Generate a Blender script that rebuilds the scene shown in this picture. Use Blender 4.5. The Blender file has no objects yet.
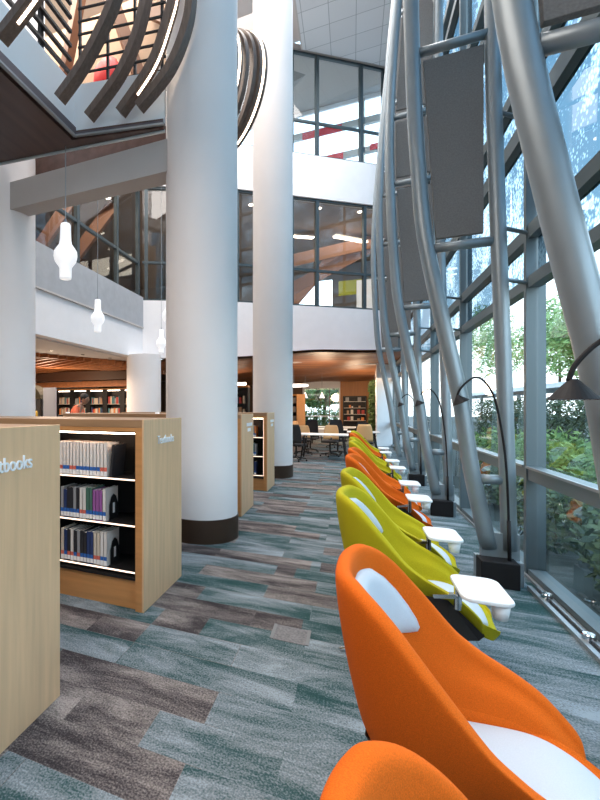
import bpy, bmesh, math, random
from mathutils import Vector, Matrix
random.seed(7)
S = bpy.context.scene
C = S.collection
# ---------------------------------------------------------------- camera, sky, lights, exposure
PSI = math.atan(192/430)
cam_d = bpy.data.cameras.new('camera'); cam = bpy.data.objects.new('camera', cam_d); C.objects.link(cam)
cam.location = (0, 0, 1.5); cam.rotation_euler = (math.pi/2, 0, PSI)
cam_d.sensor_fit = 'AUTO'; cam_d.sensor_width = 36; cam_d.lens = 430*36/800
cam_d.shift_x = 140/800; cam_d.shift_y = 8/800; cam_d.clip_start = .05; cam_d.clip_end = 300
S.camera = cam
S.view_settings.view_transform = 'Standard'; S.view_settings.look = 'None'
S.view_settings.gamma = 1; S.view_settings.use_curve_mapping = False
S.view_settings.exposure = 1.12
w = bpy.data.worlds.new('sky'); S.world = w; w.use_nodes = True
nt = w.node_tree; bg = nt.nodes['Background']
tc = nt.nodes.new('ShaderNodeTexCoord'); sp = nt.nodes.new('ShaderNodeSeparateXYZ'); rp = nt.nodes.new('ShaderNodeValToRGB')
nt.links.new(tc.outputs['Generated'], sp.inputs[0]); nt.links.new(sp.outputs['Z'], rp.inputs[0]); nt.links.new(rp.outputs[0], bg.inputs[0])
rp.color_ramp.elements[0].position = 0.0; rp.color_ramp.elements[0].color = (.86, .95, 1, 1)
rp.color_ramp.elements[1].position = .75; rp.color_ramp.elements[1].color = (.40, .68, .95, 1)
bg.inputs[1].default_value = 2.0

def area(name, loc, size, power, color, rot=(0, 0, 0), sy=None):
    l = bpy.data.lights.new(name, 'AREA'); l.energy = power; l.color = color; l.size = size
    if sy: l.shape = 'RECTANGLE'; l.size_y = sy
    o = bpy.data.objects.new(name, l); o.location = loc; o.rotation_euler = rot; C.objects.link(o); return o
def point(name, loc, power, color, r=.1):
    l = bpy.data.lights.new(name, 'POINT'); l.energy = power; l.color = color; l.shadow_soft_size = r
    o = bpy.data.objects.new(name, l); o.location = loc; C.objects.link(o); return o
area('atrium_fill', (-2.6, 9, 14.4), 7, 1200, (1, .93, .88), sy=14)  # added fill under the atrium roof, no fitting behind it
area('hall_warm_fill', (-2.2, 0.2, 4.6), 3, 80, (1, .86, .76), sy=3.5)  # unseen warm fill, added to warm the near bookcases
area('reading_room_ceiling_lamps', (-.6, 20.3, 2.68), 4.5, 60, (1, .74, .5), sy=4)
area('stacks_ceiling_lamps', (-9.8, 12.6, 2.62), 4, 150, (1, .72, .5), sy=3)
area('entry_ceiling_lamps', (-7.6, 8.6, 2.9), 1, 25, (1, .8, .68), sy=5).data.energy = 70
area('upper_room_ceiling_lamps', (-3, 20.5, 9.2), 8, 150, (1, .85, .68), sy=3)
area('upper_gallery_ceiling_lamps', (-9.5, 10, 9.0), 3, 130, (1, .8, .62), sy=8)
area('deck_ceiling_lamps', (-4.6, 5.9, 8.9), 2.4, 75, (1, .84, .7), sy=2.4)

point('reading_room_fill', (-1.0, 16.5, 2.2), 45, (1, .72, .48), .3)  # added fill that lifts the wooden ceiling, no lamp hangs here
point('reading_room_fill', (.2, 20.5, 2.2), 35, (1, .72, .48), .3)  # second added fill for the wooden ceiling
point('stacks_fill', (-10, 12.5, 2.3), 60, (1, .74, .5), .3)  # fill added because the timber ceiling came out dark
# ---------------------------------------------------------------- materials
MATS = {}
def nodes(name):
    m = bpy.data.materials.new(name); m.use_nodes = True
    n = m.node_tree.nodes; l = m.node_tree.links
    return m, n, l, n['Principled BSDF']
def mat(name, col, rough=.6, metal=0, noise=0, scale=20, emit=None, es=0, stretch=None, bump=0, spec=None):
    if name in MATS: return MATS[name]
    m, n, l, b = nodes(name)
    b.inputs['Base Color'].default_value = (*col, 1); b.inputs['Roughness'].default_value = rough; b.inputs['Metallic'].default_value = metal
    if spec is not None: b.inputs['Specular IOR Level'].default_value = spec
    if noise or bump:
        t = n.new('ShaderNodeTexCoord'); mp = n.new('ShaderNodeMapping'); nz = n.new('ShaderNodeTexNoise')
        l.new(t.outputs['Object'], mp.inputs[0]); l.new(mp.outputs[0], nz.inputs['Vector'])
        nz.inputs['Scale'].default_value = scale; nz.inputs['Detail'].default_value = 4
        if stretch: mp.inputs['Scale'].default_value = stretch
        if noise:
            r = n.new('ShaderNodeValToRGB'); l.new(nz.outputs[0], r.inputs[0])
            r.color_ramp.elements[0].position = .3; r.color_ramp.elements[1].position = .7
            r.color_ramp.elements[0].color = (*[max(0, c*(1-noise)) for c in col], 1)
            r.color_ramp.elements[1].color = (*[min(1, c*(1+noise)) for c in col], 1)
            l.new(r.outputs[0], b.inputs['Base Color'])
        if bump:
            bp = n.new('ShaderNodeBump'); bp.inputs['Strength'].default_value = bump; bp.inputs['Distance'].default_value = .004
            l.new(nz.outputs[0], bp.inputs['Height']); l.new(bp.outputs[0], b.inputs['Normal'])
    if emit:
        b.inputs['Emission Color'].default_value = (*emit, 1); b.inputs['Emission Strength'].default_value = es
    MATS[name] = m; return m
white = mat('white_plaster', (.80, .80, .82), .7, noise=.02, scale=3)
colpaint = mat('column_paint', (.84, .82, .82), .55, noise=.015, scale=2)
grayp = mat('grey_plaster', (.36, .38, .41), .8, noise=.06, scale=4)
greige = mat('greige_plaster', (.52, .49, .47), .8, noise=.02, scale=3)
bronze = mat('bronze_skirting', (.055, .032, .020), .45, .3, noise=.12, scale=3)
oak = mat('window_lit_oak', (.70, .46, .265), .5, noise=.10, scale=3, stretch=(8, 8, .5))  # window brightness on the bookcase ends put into the oak colour
honeylit = mat('honey_lit_oak', (.56, .26, .09), .5, noise=.12, scale=3, stretch=(.6, 8, 8))  # same bookcase wood, warm light on its fronts put into the colour
topoak = mat('shelf_top_oak', (.36, .21, .11), .4, noise=.12, scale=3, stretch=(.6, 8, 8))
darkwood = mat('dark_wood', (.10, .055, .045), .35, noise=.3, scale=1.5, stretch=(6, .5, 6))
slat = mat('slat_wood', (.40, .15, .055), .55, noise=.2, scale=2, stretch=(4, .6, 4))
ribwood = mat('rib_brown', (.17, .12, .095), .45, noise=.2, scale=6, stretch=(6, 6, 1))
ribdark = mat('rail_dark', (.025, .025, .028), .5, .4)
bmetal = mat('black_metal', (.015, .015, .016), .5, .3)
shelfmetal = mat('shelf_metal', (.55, .50, .45), .4, .2)
steel = mat('steel_paint', (.27, .32, .35), .38, .45, noise=.04, scale=6)
frame = mat('window_alu', (.15, .19, .205), .45, .4)
dframe = mat('slate_frame', (.05, .07, .08), .45, .3)
alu = mat('alu_light', (.36, .39, .41), .4, .6)
panelf = mat('grey_felt', (.19, .185, .18), .95, noise=.12, scale=90, bump=.3)
chrome = mat('chrome', (.8, .8, .82), .12, 1)
wplastic = mat('white_plastic', (.82, .86, .88), .3)
wfabric = mat('white_fabric', (.50, .56, .62), .9, noise=.05, scale=300)
led = mat('led_strip', (1, .9, .8), .5, emit=(1, .80, .62), es=5)
ledw = mat('linear_lamp', (1, .9, .8), .5, emit=(1, .82, .66), es=4)
shelfled = mat('shelf_led', (1, .85, .7), .5, emit=(1, .72, .56), es=1.0)
glow = mat('frosted_bulb', (.8, .82, .85), .4, emit=(.95, .97, 1), es=.30)
black = mat('soft_black', (.012, .011, .012), .6, spec=.25)
blackf = mat('black_fabric', (.018, .018, .02), .8)
paper = mat('paper', (.75, .72, .66), .8)
labelw = mat('label_white', (.8, .8, .8), .6)
labelb = mat('label_blue', (.03, .13, .42), .6)
labelr = mat('label_red', (.62, .14, .10), .6)
textm = mat('letter_white', (.86, .9, .95), .35)
tan = mat('tan_back', (.72, .42, .19), .6)
tabletop = mat('table_white', (.72, .72, .72), .4)
skin = mat('skin', (.30, .16, .10), .6)
hair = mat('hair', (.01, .01, .01), .7)
shirt = mat('shirt', (.80, .16, .07), .8)
redp = mat('red_paint', (.62, .02, .02), .5)
yellow = mat('yellow_upholstery', (.50, .31, .04), .8)
bark = mat('bark', (.12, .08, .05), .9)
paving = mat('paving', (.035, .045, .04), .9, noise=.2, scale=3)
def fabric(name, col):
    m, n, l, b = nodes(name)
    b.inputs['Roughness'].default_value = .85
    t = n.new('ShaderNodeTexCoord'); nz = n.new('ShaderNodeTexNoise'); nz.inputs['Scale'].default_value = 420; nz.inputs['Detail'].default_value = 2
    l.new(t.outputs['Object'], nz.inputs['Vector']); r = n.new('ShaderNodeValToRGB'); l.new(nz.outputs[0], r.inputs[0])
    r.color_ramp.elements[0].position = .3; r.color_ramp.elements[1].position = .75
    r.color_ramp.elements[0].color = (*[c*.78 for c in col], 1); r.color_ramp.elements[1].color = (*[min(1, c*1.15) for c in col], 1)
    l.new(r.outputs[0], b.inputs['Base Color'])
    bp = n.new('ShaderNodeBump'); bp.inputs['Strength'].default_value = .25; bp.inputs['Distance'].default_value = .002
    l.new(nz.outputs[0], bp.inputs['Height']); l.new(bp.outputs[0], b.inputs['Normal'])
    b.inputs['Specular IOR Level'].default_value = .2
    return m
orange = fabric('orange_wool', (.68, .125, .006)); lime = fabric('lime_wool', (.46, .40, .010))
def leafmat(name, a, b_):
    m, n, l, b = nodes(name); b.inputs['Roughness'].default_value = .6
    oi = n.new('ShaderNodeNewGeometry'); r = n.new('ShaderNodeValToRGB'); l.new(oi.outputs['Random Per Island'], r.inputs[0])
    r.color_ramp.elements[0].color = (*a, 1); r.color_ramp.elements[1].color = (*b_, 1)
    l.new(r.outputs[0], b.inputs['Base Color']); b.inputs['Transmission Weight'].default_value = 0
    return m
leaf_h = leafmat('leaf_hedge', (.03, .055, .025), (.12, .16, .06))
leaf_b = leafmat('leaf_bush', (.07, .16, .03), (.30, .42, .12))
leaf_t = leafmat('leaf_tree', (.12, .24, .06), (.38, .50, .18))
leaf_p = leafmat('leaf_wall', (.012, .04, .008), (.06, .12, .02))
def glassmat():
    m = bpy.data.materials.new('clear_glass'); m.use_nodes = True; n = m.node_tree.nodes; l = m.node_tree.links; n.clear()
    o = n.new('ShaderNodeOutputMaterial'); mx = n.new('ShaderNodeMixShader'); tr = n.new('ShaderNodeBsdfTransparent'); gl = n.new('ShaderNodeBsdfGlossy'); fr = n.new('ShaderNodeFresnel')
    gl.inputs['Roughness'].default_value = .01; tr.inputs[0].default_value = (.90, .955, .965, 1); n.remove(fr)
    # two-sided Schlick reflectance for a thin double pane
    ge = n.new('ShaderNodeNewGeometry'); dp = n.new('ShaderNodeVectorMath'); dp.operation = 'DOT_PRODUCT'; l.new(ge.outputs['Normal'], dp.inputs[0]); l.new(ge.outputs['Incoming'], dp.inputs[1])
    ab = n.new('ShaderNodeMath'); ab.operation = 'ABSOLUTE'; l.new(dp.outputs['Value'], ab.inputs[0])
    om = n.new('ShaderNodeMath'); om.operation = 'SUBTRACT'; om.inputs[0].default_value = 1; l.new(ab.outputs[0], om.inputs[1])
    pw = n.new('ShaderNodeMath'); pw.operation = 'POWER'; pw.inputs[1].default_value = 5; l.new(om.outputs[0], pw.inputs[0])
    mu = n.new('ShaderNodeMath'); mu.operation = 'MULTIPLY_ADD'; mu.inputs[1].default_value = .9; mu.inputs[2].default_value = .085; l.new(pw.outputs[0], mu.inputs[0]); mu.use_clamp = True
    l.new(mu.outputs[0], mx.inputs[0]); l.new(tr.outputs[0], mx.inputs[1]); l.new(gl.outputs[0], mx.inputs[2]); l.new(mx.outputs[0], o.inputs[0])
    return m
glass = glassmat()
def wetmat():
    m = glassmat(); m.name = 'spotted_glass'; n = m.node_tree.nodes; l = m.node_tree.links
    tr = [x for x in n if x.type == 'BSDF_TRANSPARENT'][0]; t = n.new('ShaderNodeTexCoord')
    v = n.new('ShaderNodeTexVoronoi'); v.inputs['Scale'].default_value = 30; l.new(t.outputs['Object'], v.inputs['Vector'])
    v2 = n.new('ShaderNodeTexNoise'); v2.inputs['Scale'].default_value = 1.6; v2.inputs['Detail'].default_value = 5; l.new(t.outputs['Object'], v2.inputs['Vector'])
    ma = n.new('ShaderNodeMath'); ma.operation = 'MULTIPLY_ADD'; ma.inputs[1].default_value = -.35; l.new(v.outputs['Distance'], ma.inputs[0]); l.new(v2.outputs[0], ma.inputs[2])
    r = n.new('ShaderNodeValToRGB'); l.new(ma.outputs[0], r.inputs[0])
    r.color_ramp.elements[0].position = .30; r.color_ramp.elements[0].color = (.10, .17, .22, 1); r.color_ramp.elements[1].position = .50; r.color_ramp.elements[1].color = (.55, .68, .75, 1)
    l.new(r.outputs[0], tr.inputs[0]); return m
wetglass = wetmat()
def carpetmat():
    m, n, l, b = nodes('plank_carpet'); b.inputs['Roughness'].default_value = .95; b.inputs['Specular IOR Level'].default_value = .15
    t = n.new('ShaderNodeTexCoord')
    mp = n.new('ShaderNodeMapping'); mp.inputs['Location'].default_value = (.272, .05, 0); l.new(t.outputs['Object'], mp.inputs[0])
    br = n.new('ShaderNodeTexBrick'); l.new(mp.outputs[0], br.inputs['Vector'])
    br.inputs['Color1'].default_value = (0, 0, 0, 1); br.inputs['Color2'].default_value = (1, 1, 1, 1); br.inputs['Mortar'].default_value = (.45, .45, .45, 1)
    br.inputs['Scale'].default_value = 1; br.inputs['Mortar Size'].default_value = .0015; br.inputs['Brick Width'].default_value = 1.0; br.inputs['Row Height'].default_value = .25
    br.offset = .37; br.offset_frequency = 2
    bw = n.new('ShaderNodeRGBToBW'); l.new(br.outputs['Color'], bw.inputs[0])
    # long streaks that differ from plank to plank
    sx = n.new('ShaderNodeSeparateXYZ'); l.new(t.outputs['Object'], sx.inputs[0])
    cx = n.new('ShaderNodeCombineXYZ'); l.new(sx.outputs['X'], cx.inputs['X']); l.new(sx.outputs['Y'], cx.inputs['Y'])
    m1 = n.new('ShaderNodeMath'); m1.operation = 'MULTIPLY'; m1.inputs[1].default_value = 13; l.new(bw.outputs[0], m1.inputs[0]); l.new(m1.outputs[0], cx.inputs['Z'])
    mp2 = n.new('ShaderNodeMapping'); mp2.inputs['Scale'].default_value = (1.1, 4.4, 1); mp2.inputs['Rotation'].default_value = (0, 0, .10); l.new(cx.outputs[0], mp2.inputs[0])
    st = n.new('ShaderNodeTexNoise'); st.inputs['Scale'].default_value = 1.0; st.inputs['Detail'].default_value = 6; st.inputs['Roughness'].default_value = .68; st.inputs['Distortion'].default_value = .5
    l.new(mp2.outputs[0], st.inputs['Vector'])
    fz = n.new('ShaderNodeTexNoise'); fz.inputs['Scale'].default_value = 110; fz.inputs['Detail'].default_value = 2; l.new(t.outputs['Object'], fz.inputs['Vector'])
    ad = n.new('ShaderNodeMath'); ad.operation = 'MULTIPLY_ADD'; ad.inputs[1].default_value = .50; l.new(fz.outputs[0], ad.inputs[0])
    su = n.new('ShaderNodeMath'); su.operation = 'SUBTRACT'; su.inputs[1].default_value = .25; l.new(st.outputs[0], su.inputs[0]); l.new(su.outputs[0], ad.inputs[2])
    def ramp(cols):
        r = n.new('ShaderNodeValToRGB'); l.new(ad.outputs[0], r.inputs[0]); e = r.color_ramp.elements
        e[0].position, e[0].color = cols[0][0], (*cols[0][1], 1); e[1].position, e[1].color = cols[-1][0], (*cols[-1][1], 1)
        for p, c in cols[1:-1]: k = e.new(p); k.color = (*c, 1)
        return r
    rb = ramp([(.34, (.018, .055, .058)), (.43, (.042, .088, .093)), (.48, (.10, .14, .155)), (.57, (.18, .215, .24)), (.68, (.27, .33, .37))])
    rg = ramp([(.34, (.03, .027, .03)), (.43, (.07, .062, .066)), (.53, (.16, .145, .14)), (.68, (.32, .29, .28))])
    # browns gather toward the bookcases, blues toward the window
    ln = n.new('ShaderNodeMapRange'); ln.inputs['From Min'].default_value = -2.2; ln.inputs['From Max'].default_value = .6
    ln.inputs['To Min'].default_value = .72; ln.inputs['To Max'].default_value = -.02; l.new(sx.outputs['X'], ln.inputs['Value'])
    # use the plank's own random number, threshold by location of the run of planks
    ran = n.new('ShaderNodeMath'); ran.operation = 'FRACT'; m2 = n.new('ShaderNodeMath'); m2.operation = 'MULTIPLY'; m2.inputs[1].default_value = 7.31
    l.new(bw.outputs[0], m2.inputs[0]); l.new(m2.outputs[0], ran.inputs[0])
    lt = n.new('ShaderNodeMath'); lt.operation = 'LESS_THAN'; l.new(ran.outputs[0], lt.inputs[0]); l.new(ln.outputs[0], lt.inputs[1])
    mx = n.new('ShaderNodeMix'); mx.data_type = 'RGBA'; l.new(lt.outputs[0], mx.inputs[0]); l.new(rb.outputs[0], mx.inputs[6]); l.new(rg.outputs[0], mx.inputs[7])
    l.new(mx.outputs[2], b.inputs['Base Color'])
    bp = n.new('ShaderNodeBump'); bp.inputs['Strength'].default_value = .5; bp.inputs['Distance'].default_value = .004; l.new(fz.outputs[0], bp.inputs['Height']); l.new(bp.outputs[0], b.inputs['Normal'])
    return m
carpet = carpetmat()
def tilemat():
    m, n, l, b = nodes('ceiling_tiles'); b.inputs['Roughness'].default_value = .8
    t = n.new('ShaderNodeTexCoord'); mp = n.new('ShaderNodeMapping'); mp.inputs['Location'].default_value = (-.13+.85, .05, 0); l.new(t.outputs['Object'], mp.inputs[0])
    br = n.new('ShaderNodeTexBrick'); l.new(mp.outputs[0], br.inputs['Vector']); br.offset = 0
    br.inputs['Color1'].default_value = (.66, .67, .69, 1); br.inputs['Color2'].default_value = (.70, .71, .73, 1); br.inputs['Mortar'].default_value = (.38, .40, .42, 1)
    br.inputs['Scale'].default_value = 1; br.inputs['Mortar Size'].default_value = .012; br.inputs['Brick Width'].default_value = .85; br.inputs['Row Height'].default_value = .85
    l.new(br.outputs['Color'], b.inputs['Base Color']); return m
tiles = tilemat()
def wavemat():
    m, n, l, b = nodes('wavy_wood_slats'); b.inputs['Roughness'].default_value = .5
    t = n.new('ShaderNodeTexCoord'); wv = n.new('ShaderNodeTexWave'); l.new(t.outputs['Object'], wv.inputs['Vector'])
    wv.inputs['Scale'].default_value = 1.1; wv.inputs['Distortion'].default_value = 2; wv.inputs['Detail'].default_value = 1; wv.inputs['Detail Scale'].default_value = .4; wv.bands_direction = 'Y'
    r = n.new('ShaderNodeValToRGB'); l.new(wv.outputs[0], r.inputs[0]); r.color_ramp.elements[0].color = (.17, .06, .025, 1); r.color_ramp.elements[1].color = (.36, .15, .06, 1)
    l.new(r.outputs[0], b.inputs['Base Color']); return m
wavy = wavemat()

# ---------------------------------------------------------------- helpers
class MB:
    def __init__(s): s.bm = bmesh.new()
    def verts(s, pts): return [s.bm.verts.new(p) for p in pts]
    def face(s, vs):
        try: s.bm.faces.new(vs)
        except ValueError: pass
    def box(s, x0, x1, y0, y1, z0, z1):
        v = s.verts([(x0, y0, z0), (x1, y0, z0), (x1, y1, z0), (x0, y1, z0), (x0, y0, z1), (x1, y0, z1), (x1, y1, z1), (x0, y1, z1)])
        for f in ((3, 2, 1, 0), (4, 5, 6, 7), (0, 1, 5, 4), (1, 2, 6, 5), (2, 3, 7, 6), (3, 0, 4, 7)): s.face([v[i] for i in f])
        return s
    def beam(s, a, b, wd, ht, up=(0, 0, 1)):
        a, b = Vector(a), Vector(b); d = (b-a).normalized(); u = Vector(up); r = d.cross(u)
        if r.length < 1e-4: r = Vector((1, 0, 0))
        r.normalize(); u = r.cross(d).normalized(); r *= wd/2; u *= ht/2
        v = s.verts([p+i*r+j*u for p in (a, b) for i, j in ((-1, -1), (1, -1), (1, 1), (-1, 1))])
        for f in ((0, 1, 2, 3), (7, 6, 5, 4), (0, 4, 5, 1), (1, 5, 6, 2), (2, 6, 7, 3), (3, 7, 4, 0)): s.face([v[i] for i in f])
        return s
    def prism(s, pts, z0, z1):
        a = s.verts([(p[0], p[1], z0) for p in pts]); b = s.verts([(p[0], p[1], z1) for p in pts]); n = len(pts)
        s.face(a[::-1]); s.face(b)
        for i in range(n): s.face([a[i], a[(i+1) % n], b[(i+1) % n], b[i]])
        return s
    def tube(s, pts, r, n=12, cap=True):
        pts = [Vector(p) for p in pts]; rings = []; rr = r if isinstance(r, (list, tuple)) else [r]*len(pts)
        t0 = (pts[1]-pts[0]).normalized(); u = t0.orthogonal().normalized()
        for i, p in enumerate(pts):
            t = (pts[min(i+1, len(pts)-1)]-pts[max(i-1, 0)]).normalized()
            u = (u-t*u.dot(t)).normalized(); v = t.cross(u)
            rings.append(s.verts([p+(u*math.cos(2*math.pi*k/n)+v*math.sin(2*math.pi*k/n))*rr[i] for k in range(n)]))
        for a, b in zip(rings, rings[1:]):
            for k in range(n): s.face([a[k], a[(k+1) % n], b[(k+1) % n], b[k]])
        if cap: s.face(rings[0][::-1]); s.face(rings[-1])
        return s
    def lathe(s, prof, c=(0, 0, 0), n=32, axis=None):
        rings = []
        for r, z in prof: rings.append(s.verts([(c[0]+r*math.cos(2*math.pi*k/n), c[1]+r*math.sin(2*math.pi*k/n), c[2]+z) for k in range(n)]))
        for a, b in zip(rings, rings[1:]):
            for k in range(n): s.face([a[k], a[(k+1) % n], b[(k+1) % n], b[k]])
        s.face(rings[0][::-1]); s.face(rings[-1]); return s
    def ribbon(s, outer, inner, y0, y1):   # arc slab in the xz plane
        n = len(outer)
        a = s.verts([(p[0], y0, p[1]) for p in outer]); b = s.verts([(p[0], y0, p[1]) for p in inner])
        c = s.verts([(p[0], y1, p[1]) for p in outer]); d = s.verts([(p[0], y1, p[1]) for p in inner])
        for i in range(n-1):
            s.face([a[i], a[i+1], b[i+1], b[i]]); s.face([c[i+1], c[i], d[i], d[i+1]])
            s.face([a[i+1], a[i], c[i], c[i+1]]); s.face([b[i], b[i+1], d[i+1], d[i]])
        s.face([a[0], b[0], d[0], c[0]]); s.face([b[-1], a[-1], c[-1], d[-1]]); return s
    def grid(s, rows):
        g = [s.verts(r) for r in rows]
        for a, b in zip(g, g[1:]):
            for k in range(len(a)-1): s.face([a[k], a[k+1], b[k+1], b[k]])
        return g
    def build(s, name, m, parent=None, smooth=False, bevel=0, loc=None, seg=2, fix=True):
        if fix: bmesh.ops.recalc_face_normals(s.bm, faces=s.bm.faces)
        me = bpy.data.meshes.new(name); s.bm.to_mesh(me); s.bm.free()
        if m: me.materials.append(m)
        if smooth:
            for p in me.polygons: p.use_smooth = True
        o = bpy.data.objects.new(name, me); C.objects.link(o)
        if parent: o.parent = parent
        if loc: o.location = loc
        if bevel:
            b = o.modifiers.new('bevel', 'BEVEL'); b.width = bevel; b.segments = seg; b.limit_method = 'ANGLE'; b.angle_limit = .6
        return o
def sharp(o, ang=.7):
    # smooth shading that keeps hard edges
    me = o.data; bm = bmesh.new(); bm.from_mesh(me)
    for e in bm.edges:
        e.smooth = not (len(e.link_faces) == 2 and e.calc_face_angle(0) > ang)
    for f in bm.faces: f.smooth = True
    bm.to_mesh(me); bm.free(); return o
def thing(name, label, cat, loc=(0, 0, 0), rz=0, group=None):
    o = bpy.data.objects.new(name, None); o.empty_display_size = .1; C.objects.link(o); o.location = loc; o.rotation_euler = (0, 0, rz)
    return tag(o, label, cat, group)
def tag(o, label, cat, group=None):
    o['label'] = label; o['category'] = cat
    if group: o['group'] = group
    return o
def struct(o): o['kind'] = 'structure'; return o
def box(name, m, b, parent=None, bevel=0): return MB().box(*b).build(name, m, parent, bevel=bevel)
def dup(src, loc, rz=0, label=None, group=None):
    r = src.copy(); C.objects.link(r); r.location = loc; r.rotation_euler = (0, 0, rz)
    if label: r['label'] = label
    if group: r['group'] = group
    for ch in list(src.children):
        c = ch.copy(); C.objects.link(c); c.parent = r
        for g in ch.children:
            d = g.copy(); C.objects.link(d); d.parent = c
    return r
def interp(tab, x):
    if x <= tab[0][0]: return tab[0][1]
    for (a, b), (c, d) in zip(tab, tab[1:]):
        if x <= c: return b+(d-b)*(x-a)/(c-a)
    return tab[-1][1]

# ================================================================ STRUCTURE
struct(MB().box(-16, 1.5, -4, 26, -.1, 0).build('floor', carpet))
FW = [(-6.8, 13.7), (-3.8, 15.3), (-2.05, 16.6), (.6, 18.6), (1.62, 19.4)]     # far wall line in plan
def off(pts, d):
    out = []
    for i, p in enumerate(pts):
        a = Vector(pts[max(i-1, 0)]); b = Vector(pts[min(i+1, len(pts)-1)]); t = (b-a).normalized()
        out.append((p[0]-t.y*d, p[1]+t.x*d))
    return out
def band(name, pts, d0, d1, z0, z1, m, parent=None):
    a, b = off(pts, d0), off(pts, d1)
    mb = MB()
    for i in range(len(pts)-1): mb.prism([a[i], a[i+1], b[i+1], b[i]], z0, z1)
    return mb.build(name, m, parent)
# far wall bands
fwall = band('wall_back', FW, 0, .35, 3.28, 5.33, white); struct(fwall)
band('upper_band', FW, 0, .35, 9.42, 11.02, white, fwall)
# left wall
lw = struct(MB().box(-7.1, -6.8, 1.5, 13.7, 3.25, 4.33).build('wall_left', white))
MB().box(-7.1, -6.76, 1.5, 13.68, 4.36, 5.42).build('grey_parapet', grayp, lw)
MB().box(-7.1, -6.74, 1.5, 13.68, 4.32, 4.36).build('parapet_ledge', greige, lw)
MB().box(-7.1, -6.8, 1.5, 13.7, 9.42, 14.9).build('upper_band', white, lw)
# enclosure
struct(MB().box(-16, 1.6, -4.2, -4, 0, 15).build('wall_front', greige))
struct(MB().box(-16.2, -16, -4.2, 28, 0, 15).build('wall_far_left', greige))
struct(MB().box(-6.8, -1.69, -4, 16.8, 15.2, 15.4).build('ceiling', mat('upper_ceiling', (.60, .55, .53), .8)))
# slabs
def slab(name, pts, z0, z1, m): return struct(MB().prism(pts, z0, z1).build(name, m))
room = [(-16, -4), (-7.1, -4), (-7.1, 13.75), (-6.95, 14.05)]+off(FW, .35)[1:]+[(1.62, 26), (-16, 26)]
slab('floor_upper', room, 4.9, 5.25, grayp)
slab('ceiling_upper', room, 9.45, 9.7, mat('upper_soffit', (.28, .20, .15), .8))
slab('floor_top', room, 10.6, 10.9, greige)
slab('ceiling_top', [(-16, -4), (-7.1, -4), (-7.1, 13.75), (-6.95, 14.05)]+off(FW, .0)[1:]+[(1.62, 20.5), (-16, 20.5)], 14.92, 15.1, mat('top_ceiling', (.42, .39, .37), .8))
struct(MB().prism([(-1.69, -4), (1.55, -4), (1.55, 19.3), (.6, 18.55), (-1.69, 16.85)], 14.9, 15.05).build('ceiling_tiled', tiles))
struct(MB().box(-1.74, -1.69, -4, 16.86, 14.9, 15.4).build('trim_1', greige))
# ground floor soffit (pale strip behind the fascia) and wavy wooden ceilings
slab('ceiling_soffit', [(-9.0, -4), (-7.1, -4), (-7.1, 13.75), (-6.9, 14.1), (-7.36, 14.15), (-8.975, 10.55)], 3.22, 3.28, mat('soffit_paint', (.62, .57, .55), .8))
slab('trim_2', off(FW, .0)[1:]+off(FW, .45)[:0:-1], 3.22, 3.28, mat('soffit_paint', (.62, .57, .55), .8))
def wavy_ceiling(name, xs, yr, zf, m):
    mb = MB(); nx, ny = xs[2], yr[2]
    rows = [[(xs[0]+(xs[1]-xs[0])*i/nx, yr[0]+(yr[1]-yr[0])*j/ny, zf(xs[0]+(xs[1]-xs[0])*i/nx, yr[0]+(yr[1]-yr[0])*j/ny)) for i in range(nx+1)] for j in range(ny+1)]
    mb.grid(rows); rows2 = [[(x, y, z+.08) for x, y, z in r] for r in rows]; mb.grid(rows2)
    return mb.build(name, m, smooth=True)
struct(wavy_ceiling('ceiling_wavy', (-7.0, 1.6, 40), (14.0, 25.9, 60), lambda x, y: max(2.72, 3.18-.05*max(0, y-15.5-.75*(x+3.8)))+.05*math.sin(1.6*x+.7*y)+.03*math.sin(3.4*y), wavy))
# left stacks ceiling: stepped curved timber baffles, each its own blade
stw = struct(MB().prism([(-15.9, 8), (-9.05, 8), (-9.0, 10.55), (-7.42, 14.15), (-7.2, 25.9), (-15.9, 25.9)], 3.22, 3.26).build('ceiling_timber', mat('timber_backing', (.20, .08, .035), .6)))
for k in range(30):
    yy = 9.2+k*.3
    xe = -9.02 if yy < 10.55 else (-9.02+(yy-10.55)*.44 if yy < 14.15 else -7.3)
    mb = MB(); nn = int((xe+15.8)/.4); pts = [(xe-i*.4, 3.02+.09*math.sin(i*.6+k*.2)) for i in range(nn+1)]
    mb.ribbon([(x, z) for x, z in pts], [(x, 3.23) for x, z in pts], yy, yy+.1)
    mb.build('timber_blade', slat, stw)
# dropped timber bulkheads in front of the stacks
struct(MB().box(-15.9, -7.6, 14.6, 14.75, 2.62, 2.98).build('trim_3', mat('bulkhead_dark', (.10, .045, .025), .5)))
struct(MB().box(-15.9, -7.4, 15.2, 15.4, 2.38, 2.62).build('trim_4', slat))
# ground floor side walls
struct(MB().box(-16, -2.6, 25.4, 25.6, 0, 3.2).build('wall_stacks', mat('dark_stack_wall', (.12, .075, .05), .7)))
struct(MB().prism([(.88, 18.80), (1.55, 19.34), (1.42, 24.0), (1.0, 24.0)], 0, 3.28).build('wall_pier', white))
struct(MB().box(1.5, 1.75, 19.4, 26, 0, 15).build('wall_end', white))
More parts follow.
